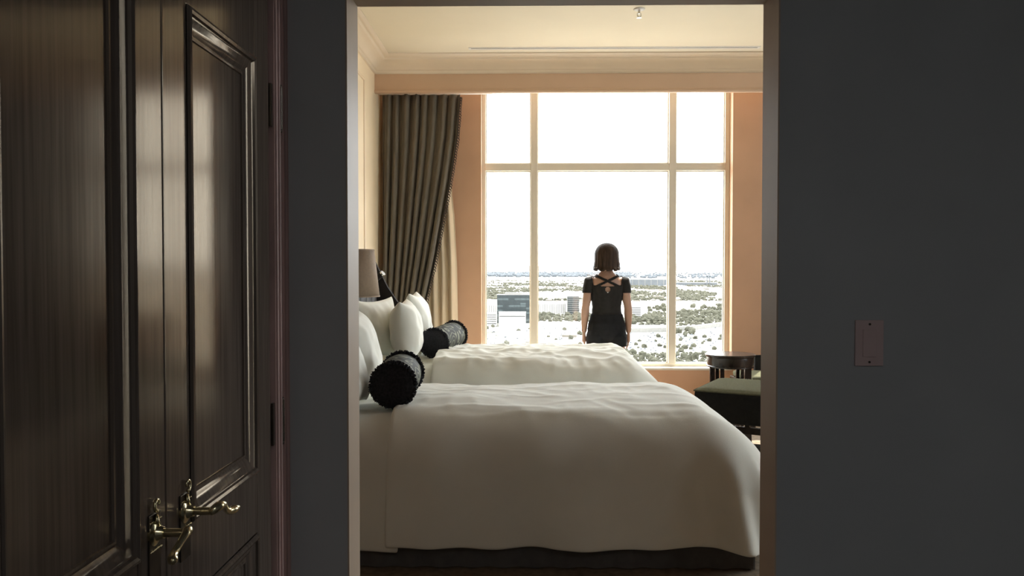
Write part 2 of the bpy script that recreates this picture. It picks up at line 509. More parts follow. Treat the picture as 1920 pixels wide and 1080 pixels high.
make_window('added_window_3', 0, S1 - S0, ((S1 - S0) / 2,), 'unseen window added in the right-hand bedroom wall for side light', WZ0, (XR + FYW - YW, (S0 + S1) / 2, WZ0))

# ================================================================== HALL: closet doors
XF = FX0                           # door face plane
def closet_door(name, ya, yb, label, handle_y, dirn, hinge_y):
    """leaf between ya and yb; lever turns towards dirn along y"""
    root = empty(name, (XF, ya, 0), 0, label, None, None, 'structure')
    inv = Matrix.Translation((-XF, -ya, 0))
    def part(nm, mb, m, parent=root, **k):
        o = mb.build(nm, m, None, **k)
        o.parent = parent; o.matrix_parent_inverse = inv if parent is root else Matrix.Identity(4)
        return o
    sw = .0955; th = .045
    za, zb_, zc, zd = .22, .80, .935, 1.86
    ztop = 2.09
    part('stile', MB().box(XF - th, XF, ya, ya + sw, .01, ztop, .0025), M['dark_wood'])
    part('stile', MB().box(XF - th, XF, yb - sw, yb, .01, ztop, .0025), M['dark_wood'])
    for (r0, r1) in ((.01, za), (zb_, zc), (zd, ztop)):
        part('rail', MB().box(XF - th, XF - .0008, ya + sw, yb - sw, r0, r1, .002), M['dark_wood'])
    prof = [(0, 0.001), (.003, .006), (.008, .0075), (.013, .005), (.015, 0.0), (.019, -.002), (.028, -.005), (.036, -.009), (.041, -.013), (.044, -.013), (.046, -.010), (.050, -.0105), (.051, -.016)]
    for (p0, p1) in ((za, zb_), (zc, zd)):
        pa, pb = ya + sw, yb - sw
        path = []
        for (yy, zz) in ((pa, p0), (pb, p0), (pb, p1), (pa, p1)):
            path.append(((XF, yy, zz), (0, 1 if yy == pa else -1, 1 if zz == p0 else -1), (1, 0, 0)))
        part('moulding', MB().sweep(prof, path, closed=True), M['dark_wood'], autosmooth=35)
        part('panel', MB().box(XF - .036, XF - .0145, pa + .047, pb - .047, p0 + .047, p1 - .047), M['dark_wood'])
    # ornate lever handle
    hz = .965; hy = handle_y
    h = MB()
    n = 22
    prof2 = [(.021, 0), (.021, .004), (.017, .007), (.013, .008), (.011, .012), (.009, .018)]
    h.lathe(prof2, (XF, hy, hz), 20, 'x')
    pl = part('handle', h, M['brass'], autosmooth=40)
    stem = MB().tube([(XF + .01, hy, hz), (XF + .052, hy, hz)], .007, 10)
    part('lever_stem', stem, M['brass'], autosmooth=40)
    lv = []
    L = .088
    for i in range(13):
        u = i / 12
        lv.append((XF + .05 + .018 * u + .006 * math.sin(u * 2 * PI), hy + dirn * (L * u - .008), hz + .008 * math.sin(u * 2 * PI) - .016 * u * u))
    rr = [.006, .0085, .009, .0082, .007, .006, .0056, .0056, .006, .007, .0082, .0078, .004]
    part('lever', MB().tube(lv, rr, 10), M['brass'], smooth=True)
    # back plate with beaded rim and scrolled crest
    plate = MB()
    plate.box(XF, XF + .003, hy - .020, hy + .020, hz - .085, hz + .032, .0012)
    part('back_plate', plate, M['hinge'])
    bead = MB()
    for k in range(9):
        bead.sphere((XF + .004, hy - .019 + .038 * k / 8, hz - .027), .0026 if k % 2 else .0018, n=8, m=5)
        bead.sphere((XF + .004, hy - .019 + .038 * k / 8, hz + .02), .0016, n=8, m=5)
    part('bead_row', bead, M['brass'], smooth=True)
    cr = MB()
    sc = []
    for i in range(22):
        a = i / 21 * 1.6 * PI
        rad = .011 * (1 - .55 * i / 21)
        sc.append((XF + .006, hy + .002 + rad * math.sin(a) * dirn, hz + .046 - rad * math.cos(a)))
    cr.tube(sc, [.0034 * (1 - .4 * i / 21) for i in range(22)], 8)
    cr.tube([(XF + .005, hy, hz + .03), (XF + .008, hy - .004, hz + .02), (XF + .008, hy + .004, hz + .012)], [.003, .0045, .003], 8)
    part('crest_scroll', cr, M['brass'], smooth=True)
    # hinges
    for hz2 in (1.776, 1.023, .27):
        hb = MB()
        hb.tube([(XF + .010, hinge_y, hz2 - .05), (XF + .010, hinge_y, hz2 + .05)], .0065, 12)
        for q in (-.03, -.01, .01, .03):
            hb.tube([(XF + .010, hinge_y, hz2 + q - .0015), (XF + .010, hinge_y, hz2 + q + .0015)], .0072, 12)
        hb.sphere((XF + .010, hinge_y, hz2 + .053), .006, n=10, m=6).sphere((XF + .010, hinge_y, hz2 - .053), .006, n=10, m=6)
        s = -1 if hinge_y > yb - .1 else 1
        hb.box(XF - .001, XF + .0045, min(hinge_y, hinge_y + s * .05), max(hinge_y, hinge_y + s * .05), hz2 - .05, hz2 + .05)
        part('hinge', hb, M['hinge'], autosmooth=40)
    return root
closet_door('door_1', .82 - .04, 1.316, 'dark glossy panelled closet door, the leaf nearer the camera', 1.272, -1, .785)
closet_door('door_2', 1.320, 1.868, 'dark glossy panelled closet door, the leaf beside the doorway', 1.388, 1, 1.922)

# light switch on the hall wall
p = at(1628.5, 643, YD0)
ls = empty('light_switch', (p.x, YD0, p.z), 0, 'brown plastic light switch on the dark hall wall', 'light switch')
MB().box(-.035, .035, -.006, 0, -.057, .057, .0025).build('plate', M['switch'], ls)
MB().box(-.017, .017, -.0085, -.004, -.034, .034, .0015).build('rocker', M['switch'], ls)
for zz in (.047, -.047):
    MB().lathe([(.003, -.0075), (.003, -.005)], (0, 0, zz), 10, 'y').build('screw', M['hinge'], ls)
# unseen fill lamp added behind the viewer to lift the hall's blacks
cl = empty('hall_fill_lamp', (0.55, -0.95, FZ), 0, 'unseen fill lamp added on the hall ceiling to lift the blacks', 'lamp')
MB().lathe([(.24, 0), (.24, -.03), (.22, -.04)], n=32).build('lamp_rim', M['hinge'], cl)
MB().lathe([(.215, -.03), (.21, -.05), (.15, -.07), (.02, -.078)], n=32).build('diffuser', emit_mat('hall_fill_glow', (1.0, 1.0, 1.0), 21.0), cl, True)

# ================================================================== BEDS
def drape_mesh(x0, xb, ya, yb, zt, r_side, r_foot, zhem, dome, seed, wr=1.0, nu=92, nv=110, hemvar=.02, flare=.05, foot_flare=.12, foot=True):
    """cloth over a bed: open at the head (x0), falling over both sides and the foot. xb, ya, yb: outer faces"""
    mb = MB()
    ixb = xb - r_foot
    iya, iyb = ya + r_side, yb - r_side
    top_n = int(nu * .62) if foot else nu
    side_n = int(nv * .30)
    us = [(x0 + (ixb - x0) * i / top_n, 0.0) for i in range(top_n + 1)]
    if foot:
        us += [(ixb, (i + 1) / (nu - top_n)) for i in range(nu - top_n)]
    mid = nv - 2 * side_n
    vs_ = [(iya, -(1 - i / side_n)) for i in range(side_n)] + [(iya + (iyb - iya) * i / mid, 0.0) for i in range(mid + 1)] + [(iyb, (i + 1) / side_n) for i in range(side_n)]
    W = len(vs_)
    for (qx, tx) in us:
        for (qy, ty) in vs_:
            tt = max(tx, abs(ty))
            if tt > 0:
                if tx > 0 and ty != 0:
                    phi = math.atan2(abs(ty), tx)
                else:
                    phi = 0.0 if tx > 0 else PI / 2
                nx, ny = math.cos(phi), math.sin(phi) * (1 if ty >= 0 else -1)
                r = r_foot * nx * nx + r_side * ny * ny
                fl_ = foot_flare * nx * nx + flare * ny * ny
                H = zt - zhem + .05 * nx * nx
                smax = r * PI / 2 + (H - r)
                s = tt * smax
                if s < r * PI / 2:
                    a = s / r
                    off, dr = r * math.sin(a), r * (1 - math.cos(a))
                else:
                    off, dr = r + fl_ * (s - r * PI / 2), r + (s - r * PI / 2)
            else:
                nx = ny = 0; off = dr = 0
            x, y, z = qx + nx * off, qy + ny * off, zt - dr
            # soft fill: higher in the middle of the bed
            cy = (y - (ya + yb) / 2) / ((yb - ya) / 2)
            top = 1 - smoothstep(0, .35, tt)
            z += dome * top * max(0, 1 - cy * cy)
            # low undulation and creases
            a1 = nz(x + seed, y * 1.1, z, 2.3) * .022 + nz(x - seed, y + 4, z, 5.0) * .008
            cr = nz(x * .8 + seed * 2, y * 2.4, 3.1, 3.4)
            a2 = .012 * wr * (1 - abs(cr)) ** 5
            cr2 = nz(x * 1.6 - seed, y * 1.2 + x * .9, 7.7, 4.2)
            a2 += .010 * wr * (1 - abs(cr2)) ** 7
            if tt <= 0.12:
                z += (a1 + a2) * 1.0
            else:
                z += (a1 + a2) * top
                fold = nz((x * 1.3 if abs(ny) > .5 else y * 1.3) * 1.6 + seed, z * .35 + seed, 1.3, 2.2) * .055 * smoothstep(.3, 1.0, tt)
                fold += nz(x * 3 + seed, y * 3, z * 2.2, 1.6) * .014
                cn = 4 * nx * nx * ny * ny          # cloth bunches at the foot corners
                if cn > 0:
                    pa_ = math.atan2(abs(ny), nx)
                    fold += cn * .030 * math.sin(pa_ * 10 + seed + tt * 1.5) * smoothstep(.3, 1, tt)
                x += nx * fold; y += ny * fold
                z += hemvar * nz(x * 2 + seed, y * 2, 5.5, 1.7) * smoothstep(.6, 1, tt)
            mb.v.append((x, y, z))
    for i in range(len(us) - 1):
        for j in range(W - 1):
            mb.f.append((i * W + j, (i + 1) * W + j, (i + 1) * W + j + 1, i * W + j + 1))
    return mb

def cloth(mb, name, m, parent, thick):
    o = mb.build(name, m, parent, True)
    sd = o.modifiers.new('thickness', 'SOLIDIFY'); sd.thickness = thick; sd.offset = -1
    ss = o.modifiers.new('smooth', 'SUBSURF'); ss.levels = 1; ss.render_levels = 1
    return o

def bed(name, ya, yb, zt, foot_x, label, seed, wr, dome, r_foot, zh, head_wing, r_side):
    root = empty(name, (0, 0, 0), 0, label, 'bed', 'twin hotel beds')
    MB().box(XL + .12, foot_x - .18, ya + .10, yb - .10, .10, zt - .30, .02).build('bed_base', M['skirt'], root)
    MB().box(XL + .12, foot_x - .24, ya + .10, yb - .10, zt - .30, zt - .06, .05).build('mattress', M['linen'], root, autosmooth=40)
    # pleated skirt to the floor
    sk = MB()
    n = 90
    per = [(XL + .13 + (foot_x - .14 - XL - .13) * i / n, ya + .085) for i in range(n + 1)]
    per += [(foot_x - .14, ya + .085 + (yb - ya - .17) * i / 50) for i in range(1, 51)]
    per += [(foot_x - .14 - (foot_x - .14 - XL - .13) * i / n, yb - .085) for i in range(1, n + 1)]
    vs = []
    for i, (px, py) in enumerate(per):
        o_ = .006 * math.sin(i * 1.1)
        vs.append((px, py + o_, .30)); vs.append((px, py + o_ * 1.6, .006))
    sk.add(vs, [(2 * i, 2 * i + 1, 2 * i + 3, 2 * i + 2) for i in range(len(per) - 1)])
    sk.build('bed_skirt', M['skirt'], root, True)
    cloth(drape_mesh(XL + .14, -.38, ya + .012, yb - .012, zt - .022, r_side - .02, .2, zh - .03, .0, seed + 9, .6, 40, 90, .012, .03, foot=False), 'folded_sheet', M['linen'], root, .012)
    cloth(drape_mesh(-.635, foot_x, ya, yb, zt, r_side, r_foot, zh, dome, seed, wr), 'duvet', M['linen'], root, .026)
    # winged headboard
    hb = MB().box(XL + .012, XL + .10, ya - .02, yb + .02, .12, 1.36, .03)
    ho = hb.build('headboard', M['headboard'], root, autosmooth=40)
    nb = 6
    for k in range(nb):
        w_ = (yb - ya) / nb
        MB().box(XL + .085, XL + .125, ya + k * w_ + .006, ya + (k + 1) * w_ - .006, .55, 1.31, .018).build('headboard_pad', M['headboard'], ho, autosmooth=40)
    for yy in head_wing:
        wing = MB()
        prof = [(XL + .012, .12), (XL + .012, 1.51), (XL + .06, 1.515), (XL + .10, 1.44), (XL + .14, 1.36), (XL + .20, 1.24), (XL + .28, 1.12), (XL + .36, 1.06), (XL + .39, 1.0), (XL + .37, .8), (XL + .30, .6), (XL + .28, .12)]
        m_ = len(prof)
        vs = [(px, yy, pz) for (px, pz) in prof] + [(px, yy + .05, pz) for (px, pz) in prof]
        fs = [tuple(range(m_)), tuple(range(2 * m_ - 1, m_ - 1, -1))] + [(i, (i + 1) % m_, m_ + (i + 1) % m_, m_ + i) for i in range(m_)]
        wing.add(vs, fs)
        wing.build('headboard_wing', M['headboard'], root, autosmooth=40)
    return root

bed('bed', 3.60, 4.86, .712, 1.20, 'white bed nearer the doorway, its duvet filling the foreground', 3.3, .55, .02, .44, .125, (), .25)
bed('bed', 5.30, 6.62, .745, 1.0, 'white bed nearer the window, wrinkled duvet beside the standing woman', 11.7, 1.5, .045, .36, .14, (6.68,), .18)

# ------------------------------------------------------------------ pillows
def pillow_mesh(w, h, t, seed):
    mb = MB(); n = 26
    def side(sgn):
        def fn(u, v):
            a, c = 2 * u - 1, 2 * v - 1
            pin = .15
            y = w / 2 * a * (1 - pin * (1 - c * c) * a * a) 
            z = h / 2 * c * (1 - pin * (1 - a * a) * c * c)
            k = max(0, (1 - abs(a) ** 2.6)) * max(0, (1 - abs(c) ** 2.6))
            x = sgn * t / 2 * k ** .55
            x += .010 * nz(a * 2 + seed, c * 2, sgn * 3, 1.5) * min(1, k * 3)
            x += sgn * .006 * nz(a * 6 + seed, c * 3, sgn, 1.2) * min(1, k * 3)
            ed = max(abs(a), abs(c))
            x += .012 * nz(a * 2.5 + seed, c * 2.5, 9, 1.6) * smoothstep(.8, 1, ed)
            return (x, y, z + h / 2)
        return fn
    mb.grid(side(1), n, n); mb.grid(side(-1), n, n)
    return mb
def pillow(loc, rot, w, h, t, seed, label):
    o = pillow_mesh(w, h, t, seed).build('pillow', M['pillow'], None, True)
    ss = o.modifiers.new('smooth', 'SUBSURF'); ss.levels = 1; ss.render_levels = 1
    o.location = loc; o.rotation_euler = rot
    tag(o, label, 'pillow', 'bed pillows')
    return o
# rotation: lean back (about Y) then turn (about Z)
pillow((-1.03, 5.61, .742), (0, R(-8), R(-21)), .58, .46, .20, 1.0, 'white pillow in the rear row of the window-side bed, nearest the lamp')
pillow((-.810, 5.60, .738), (0, R(-6), R(3)), .54, .445, .22, 2.0, 'plump white pillow standing in front on the window-side bed')
pillow((-.80, 6.27, .735), (0, R(-10), R(2)), .60, .49, .20, 3.0, 'white pillow nearest the curtain on the window-side bed')
pillow((-.89, 4.46, .70), (0, R(-14), R(2)), .62, .48, .24, 4.0, 'large white pillow behind the black bolster on the doorway-side bed')
pillow((-.84, 3.93, .70), (0, R(-16), R(-3)), .50, .36, .17, 5.0, 'white pillow half hidden by the door frame on the doorway-side bed')

# ------------------------------------------------------------------ bolsters
def bolster(p0, p1, r, label, seed):
    p0, p1 = Vector(p0), Vector(p1)
    d = p1 - p0; L = d.length
    root = empty('bolster', p0, 0, label, 'bolster cushion', 'neck-roll cushions')
    root.rotation_euler = d.to_track_quat('Y', 'Z').to_euler()
    n = 48
    prof = []
    for i in range(25):
        u = i / 24
        prof.append((r * (.90 + .07 * math.sin(PI * u)), .012 + (L - .024) * u))
    bo = MB().lathe(prof, (0, 0, 0), n, 'y')
    bo.v = [(x * (1 + .02 * nz(x * 9 + seed, y * 6, z * 9)), y, z * (1 + .02 * nz(x * 9 + seed, y * 6, z * 9))) for (x, y, z) in bo.v]
    bo.build('bolster_body', M['damask'], root, True)
    for (yy, s) in ((0, -1), (L, 1)):
        MB().lathe([(r * .93, yy - s * .014), (r * .94, yy), (r * .85, yy + s * .007), (r * .4, yy + s * .011), (r * .08, yy + s * .007), (.002, yy + s * .004)], (0, 0, 0), 40, 'y').build('end_cap', M['black_velvet'], root, True)
        fr = MB()
        rnd = random.Random(int(seed * 10) + s)
        for k in range(260):
            a = 2 * PI * (k + rnd.random()) / 260
            ll = r * (.10 + .08 * rnd.random())
            w = .006
            y_ = yy + rnd.uniform(-.02, .008) * s
            tw = rnd.uniform(-.05, .05)
            ra = r * .90
            c0 = Vector((math.cos(a) * ra, y_, math.sin(a) * ra))
            c1 = Vector((math.cos(a + tw) * (ra + ll), y_ + rnd.uniform(-.012, .012), math.sin(a + tw) * (ra + ll)))
            fr.tube([c0, c0.lerp(c1, .6), c1], [w, w * .9, w * .35], 5)
        fr.build('fringe', M['black_velvet'], root)
    return root
bolster((-.645, 3.88, .826), (-.662, 4.30, .836), .113, 'black-ended bolster with silvery scrolls lying on the doorway-side bed', 1.5)
bolster((-.672, 5.86, .846), (-.572, 6.40, .868), .110, 'dark scroll-patterned bolster with fringed ends on the window-side bed', 6.2)

# ------------------------------------------------------------------ nightstand and lamp
ns = empty('nightstand', (-1.13, 5.03, 0), 0, 'dark wooden nightstand between the two beds', 'nightstand')
MB().box(-.21, .19, -.11, .13, .10, .62, .006).build('body', M['furn_wood'], ns)
MB().box(-.22, .21, -.125, .145, .62, .645, .006).build('top', M['furn_wood'], ns)
for zz in (.14, .38):
    dr = MB().box(.185, .205, -.10, .12, zz, zz + .21, .004).build('drawer', M['furn_wood'], ns)
    MB().sphere((.215, .01, zz + .105), .012).build('knob', M['brass'], dr, True)
for (lx, ly) in ((-.19, -.09), (.17, -.09), (-.19, .11), (.17, .11)):
    MB().box(lx - .018, lx + .018, ly - .018, ly + .018, 0, .11, .003).build('leg', M['furn_wood'], ns)
lp_ = empty('table_lamp', (-1.10, 5.05, .645), 0, 'table lamp with tapered brown fabric shade between the beds', 'lamp')
MB().lathe([(.075, 0), (.075, .015), (.06, .022), (.02, .03), (.016, .08), (.045, .13), (.062, .2), (.058, .28), (.03, .36), (.014, .41), (.012, .5)], n=28).build('lamp_base', M['furn_wood'], lp_, True)
MB().tube([(0, 0, .48), (0, 0, .64)], .006, 8).build('pole', M['brass'], lp_)
sh = MB().lathe([(.176, .573), (.142, .868)], n=48, cap=False).build('lamp_shade', M['shade'], lp_, True)
sdm = sh.modifiers.new('thickness', 'SOLIDIFY'); sdm.thickness = .003
for (ra_, za_) in ((.1775, .571), (.1435, .862)):
    MB().lathe([(ra_, za_), (ra_, za_ + .009)], n=48, cap=False).build('shade_trim', M['shade'], sh, True)
sp = MB()
for k in range(3):
    a = k * 2 * PI / 3
    sp.tube([(0, 0, .64), (.142 * math.cos(a), .142 * math.sin(a), .86)], .002, 6)
sp.build('shade_spider', M['brass'], lp_)

# reading lamp by the wing of the far headboard
q = at(712, 517, 6.62)
rl = empty('reading_lamp', (q.x, q.y, q.z), 0, 'small ribbed metal reading lamp on the far headboard wing', 'lamp')
ax = Vector((.55, -.2, .42)).normalized()
def along(t): return ax * t
MB().tube([along(-.09), along(-.02), along(-.018)], [.022, .026, .024], 18).build('lamp_head', M['headboard'], rl, autosmooth=40)
rb = MB()
for k in range(4):
    rb.tube([along(-.018 + k * .011), along(-.012 + k * .011)], .024, 18)
    rb.tube([along(-.012 + k * .011), along(-.007 + k * .011)], .019, 18)
rb.build('cooling_rib', M['headboard'], rl, autosmooth=40)
MB().tube([along(.026), along(.040)], [.025, .024], 18).build('end_cap', M['chrome'], rl, autosmooth=40)
MB().tube([along(-.05), Vector((-.08, .0, -.06)), Vector((-.09, .03, -.16)), Vector((-.09, .06, -.22))], .007, 8).build('arm', M['headboard'], rl, True)

# ================================================================== CURTAINS
def drape_edge(z):
    """right edge of the dark drape at height z (gathered towards the left wall)"""
    pts = [(2.98, -.590), (2.6, -.618), (2.25, -.672), (1.9, -.738), (1.5, -.815), (1.2, -.885), (1.0, -.93), (.9, -.935), (.5, -.86), (.02, -.80)]
    for (za, xa), (zb, xb) in zip(pts, pts[1:]):
        if z >= zb:
            u = (za - z) / (za - zb); u = u
            return xa + (xb - xa) * u
    return pts[-1][1]
def curtain(fn_right, xl, y0, nf, amp, z0, z1, seed, nu=220, nv=60, yshift=0):
    mb = MB()
    def fn(u, v):
        z = z1 + (z0 - z1) * v
        xr = fn_right(z)
        w = xr - xl
        uu = u + .012 * math.sin(u * 17 + seed) * (1 - u)
        x = xl + w * uu
        squeeze = (.78 / max(.2, w)) ** .5
        ph = nf * 2 * PI * u + seed + .5 * nz(u * 3, v * 1.2, seed)
        a = amp * squeeze * (.55 + .45 * abs(nz(u * nf * .7 + seed, v * .9, 2.0)) * 2)
        y = y0 + yshift + a * (math.sin(ph) + .28 * math.sin(2 * ph + 1 + v * 2))
        x += a * .25 * math.cos(ph)
        return (x, y, z)
    mb.grid(fn, nu, nv)
    return mb
cu = empty('curtain', (-1.0, 7.33, 0), 0, 'dark olive pleated drape swept back at the left of the window', 'curtain')
def child_world(mb, nm, m, parent, **k):
    o = mb.build(nm, m, None, **k); o.parent = parent
    o.matrix_parent_inverse = Matrix.Translation(-parent.location)
    return o
dc = child_world(curtain(drape_edge, XL + .03, 7.36, 8.5, .036, .015, 2.99, .6), 'drape', M['drape'], cu, smooth=True)
dc.modifiers.new('thickness', 'SOLIDIFY').thickness = .004
frg = MB(); rnd = random.Random(4)
for k in range(118):
    z = 2.96 - k * .0245
    if z < .05: break
    xe = drape_edge(z)
    yy = 7.335
    frg.tube([(xe - .006, yy, z), (xe + .010, yy - .004, z - .006), (xe + .014 + rnd.uniform(-.004, .004), yy - .004, z - .026)], [.004, .0065, .0035], 6)
frg.tube([(drape_edge(2.96 - k * .06) - .003, 7.335, 2.96 - k * .06) for k in range(49)], .006, 6)
child_world(frg, 'tassel_fringe', M['fringe'], cu)
tb = MB()
tbp = []
for i in range(25):
    a = i / 24 * 2 * PI
    tbp.append((-1.135 + .215 * math.cos(a), 7.36 + .085 * math.sin(a), .98 - .05 * math.cos(a)))
tb.tube(tbp, .018, 8)
child_world(tb, 'tieback', M['fringe'], cu, smooth=True)
cu2 = empty('curtain', (3.4, 7.36, 0), 0, 'unseen dark olive drape added to darken the closet door reflections', 'curtain')  # added out of view, darkens what the closet doors reflect
d2 = child_world(curtain(lambda z: 3.95, 2.74, 7.40, 10, .036, .015, 2.99, 1.9, 200, 30), 'drape', M['drape'], cu2, smooth=True)
d2.modifiers.new('thickness', 'SOLIDIFY').thickness = .004
def sheer_edge(z):
    pts = [(2.98, -.80), (2.3, -.72), (2.25, -.70), (1.9, -.665), (1.4, -.64), (.8, -.632), (.02, -.63)]
    for (za, xa), (zb, xb) in zip(pts, pts[1:]):
        if z >= zb:
            return xa + (xb - xa) * (za - z) / (za - zb)
    return pts[-1][1]
sc_ = curtain(sheer_edge, XL + .05, 7.525, 8, .024, .015, 2.99, 2.2, yshift=0)
so = sc_.build('curtain', M['sheer'], None, True)
so.modifiers.new('thickness', 'SOLIDIFY').thickness = .003
tag(so, 'cream lining curtain hanging behind the dark drape', 'curtain')
tr = MB().tube([(XL + .01, 7.33, 2.997), (-.3, 7.33, 2.997)], .012, 10).build('curtain_track', M['white_metal'], None, True)
tag(tr, 'white curtain track hidden behind the fascia', 'curtain rail')

# ================================================================== CEILING FITTINGS
q = Vector((.83, 5.9, ZC))
spk = empty('fire_sprinkler', q, 0, 'small white fire sprinkler on the cream ceiling', 'sprinkler')
MB().lathe([(.042, 0), (.042, -.004), (.030, -.010), (.012, -.012)], n=24).build('cover_plate', M['white_metal'], spk, True)
MB().tube([(0, 0, -.008), (0, 0, -.035)], .009, 10).build('stem', M['chrome'], spk)
MB().tube([(-.012, 0, -.03), (-.014, 0, -.048), (0, 0, -.062)], .003, 6).tube([(.012, 0, -.03), (.014, 0, -.048), (0, 0, -.062)], .003, 6).build('yoke', M['chrome'], spk)
MB().lathe([(.020, -.062), (.020, -.065)], n=16).build('deflector', M['chrome'], spk)
xa, xb = at(880, 93, 7.0).x, at(1420, 93, 7.0).x
ad = empty('air_diffuser', ((xa + xb) / 2, 6.92, ZC), 0, 'long narrow air slot in the ceiling before the crown moulding', 'air vent')
hw = (xb - xa) / 2
MB().box(-hw, hw, -.03, -.012, -.004, 0).box(-hw, hw, .012, .03, -.004, 0).box(-hw, -hw + .02, -.012, .012, -.004, 0).box(hw - .02, hw, -.012, .012, -.004, 0).build('frame', M['white_metal'], ad)
MB().box(-hw + .02, hw - .02, -.012, .012, -.0012, 0).build('slot', M['slot'], ad)

# ================================================================== SEATING AND TABLE
tbx, tby, tbz, tr_ = 1.648, 6.45, .712, .197
tb_ = empty('side_table', (tbx, tby, 0), 0, 'round dark wooden side table below the window corner', 'table')
MB().lathe([(tr_ - .02, tbz - .022), (tr_ - .004, tbz - .020), (tr_, tbz - .012), (tr_, tbz - .004), (tr_ - .005, tbz), (.01, tbz)], n=56).build('tabletop', M['furn_wood'], tb_, autosmooth=35)
MB().lathe([(tr_ - .03, tbz - .105), (tr_ - .012, tbz - .105), (tr_ - .012, tbz - .095), (tr_ - .018, tbz - .09), (tr_ - .012, tbz - .06), (tr_ - .012, tbz - .024), (tr_ - .03, tbz - .022)], n=56, cap=False).build('apron', M['furn_wood'], tb_, autosmooth=35)
for k in range(4):
    a = R(45 + 90 * k)
    c, s = math.cos(a), math.sin(a)
    lg = MB()
    for off in (-.024, .024):
        for (za, zb, ra, rb_) in ((0, .3, .165, .150), (.3, tbz - .1, .150, .158)):
            p0 = Vector((c * ra - s * off, s * ra + c * off, za)); p1 = Vector((c * rb_ - s * off, s * rb_ + c * off, zb))
            lg.tube([p0, p1], [.019, .019], 4)
    lg.build('leg', M['furn_wood'], tb_)
MB().lathe([(.155, .16), (.155, .18), (.01, .18)], n=40).lathe([(.01, .16), (.155, .16)], n=40).build('shelf', M['furn_wood'], tb_, autosmooth=35)

# rectangular ottoman with a ribbed sage top
ot = empty('ottoman', (1.741, 5.507, 0.02), R(-28), 'black upholstered ottoman with ribbed sage green top beside the bed foot', 'ottoman')
ow_, od_ = .50, .33
body = MB().box(-ow_, ow_, -od_, od_, .335, .55, .028)
body.build('seat_body', M['black_up'], ot, autosmooth=40)
tp = MB()
nu_, nv_ = 150, 26
def top_fn(u, v):
    a, c = 2 * u - 1, 2 * v - 1
    e = max(0, 1 - abs(a) ** 14) * max(0, 1 - abs(c) ** 10)
    x = a * (ow_ - .008); y = c * (od_ - .008)
    z = .545 + .022 * e ** .5 + .0028 * e * math.sin((x + y * .25) * 2 * PI / .022)
    return (x, y, z)
tp.grid(top_fn, nu_, nv_)
tp.build('seat_top', M['sage'], ot, True)
pp = []
for (px, py) in ((-1, -1), (1, -1), (1, 1), (-1, 1), (-1, -1)):
    pp.append((px * (ow_ - .004), py * (od_ - .004), .546))
MB().tube(pp, .006, 8).build('piping', M['sage'], ot)
for (lx, ly) in ((-1, -1), (1, -1), (-1, 1), (1, 1)):
    MB().box(lx * (ow_ - .05) - .025, lx * (ow_ - .05) + .025, ly * (od_ - .05) - .025, ly * (od_ - .05) + .025, -.02, .34, .004).build('leg', M['furn_wood'], ot)
for lx in (-.27, -.08, .12, .3):
    MB().box(lx - .016, lx + .016, od_ - .066, od_ - .034, .2, .34, .003).build('slat', M['furn_wood'], ot)
for ly in (-1, 1):
    MB().box(-ow_ + .07, ow_ - .07, ly * (od_ - .05) - .016, ly * (od_ - .05) + .016, .16, .21, .004).build('stretcher', M['furn_wood'], ot)
for lx in (-1, 1):
    MB().box(lx * (ow_ - .05) - .016, lx * (ow_ - .05) + .016, -od_ + .07, od_ - .07, .16, .21, .004).build('stretcher', M['furn_wood'], ot)

ch = empty('armchair', (2.20, 7.10, 0), R(4), 'dark wooden armchair with sage seat half hidden behind the door frame', 'chair')
MB().box(-.31, .31, -.27, .27, .36, .42, .01).build('seat_frame', M['furn_wood'], ch)
MB().box(-.29, .29, -.26, .25, .42, .47, .02).build('seat', M['sage'], ch, autosmooth=40)
for (lx, ly) in ((-.28, -.24), (.28, -.24), (-.28, .24), (.28, .24)):
    MB().box(lx - .024, lx + .024, ly - .024, ly + .024, 0, .40, .004).build('leg', M['furn_wood'], ch)
for lx in (.28,):
    MB().box(lx - .028, lx + .028, -.25, .26, .575, .61, .01).box(lx - .02, lx + .02, -.22, -.18, .41, .58, .004).build('armrest', M['furn_wood'], ch)
bk = MB().box(-.09, .30, .22, .27, .42, .60, .012)
bk.box(-.09, .30, .225, .265, .60, .605)
bk.build('backrest', M['black_up'], ch)

# ================================================================== THE WOMAN
WP = Vector((at(1137.5, 560, 7.08).x, 7.08, 0))
wm = empty('person', WP, R(0), 'person with brown bob hair in black top and shorts facing the window', 'person')
def ring_loft(rings, n=28):
    """rings: (cx, cy, z, rx, ry[, power])"""
    mb = MB()
    for r in rings:
        cx, cy, z, rx, ry = r[:5]
        pw = r[5] if len(r) > 5 else 2.0
        for k in range(n):
            a = 2 * PI * k / n
            c, s = math.cos(a), math.sin(a)
            mb.v.append((cx + rx * math.copysign(abs(c) ** (2 / pw), c), cy + ry * math.copysign(abs(s) ** (2 / pw), s), z))
    for i in range(len(rings) - 1):
        for k in range(n):
            mb.f.append((i * n + k, i * n + (k + 1) % n, (i + 1) * n + (k + 1) % n, (i + 1) * n + k))
    mb.f.append(tuple(range(n - 1, -1, -1))); mb.f.append(tuple(range((len(rings) - 1) * n, len(rings) * n)))
    return mb
bparts = []
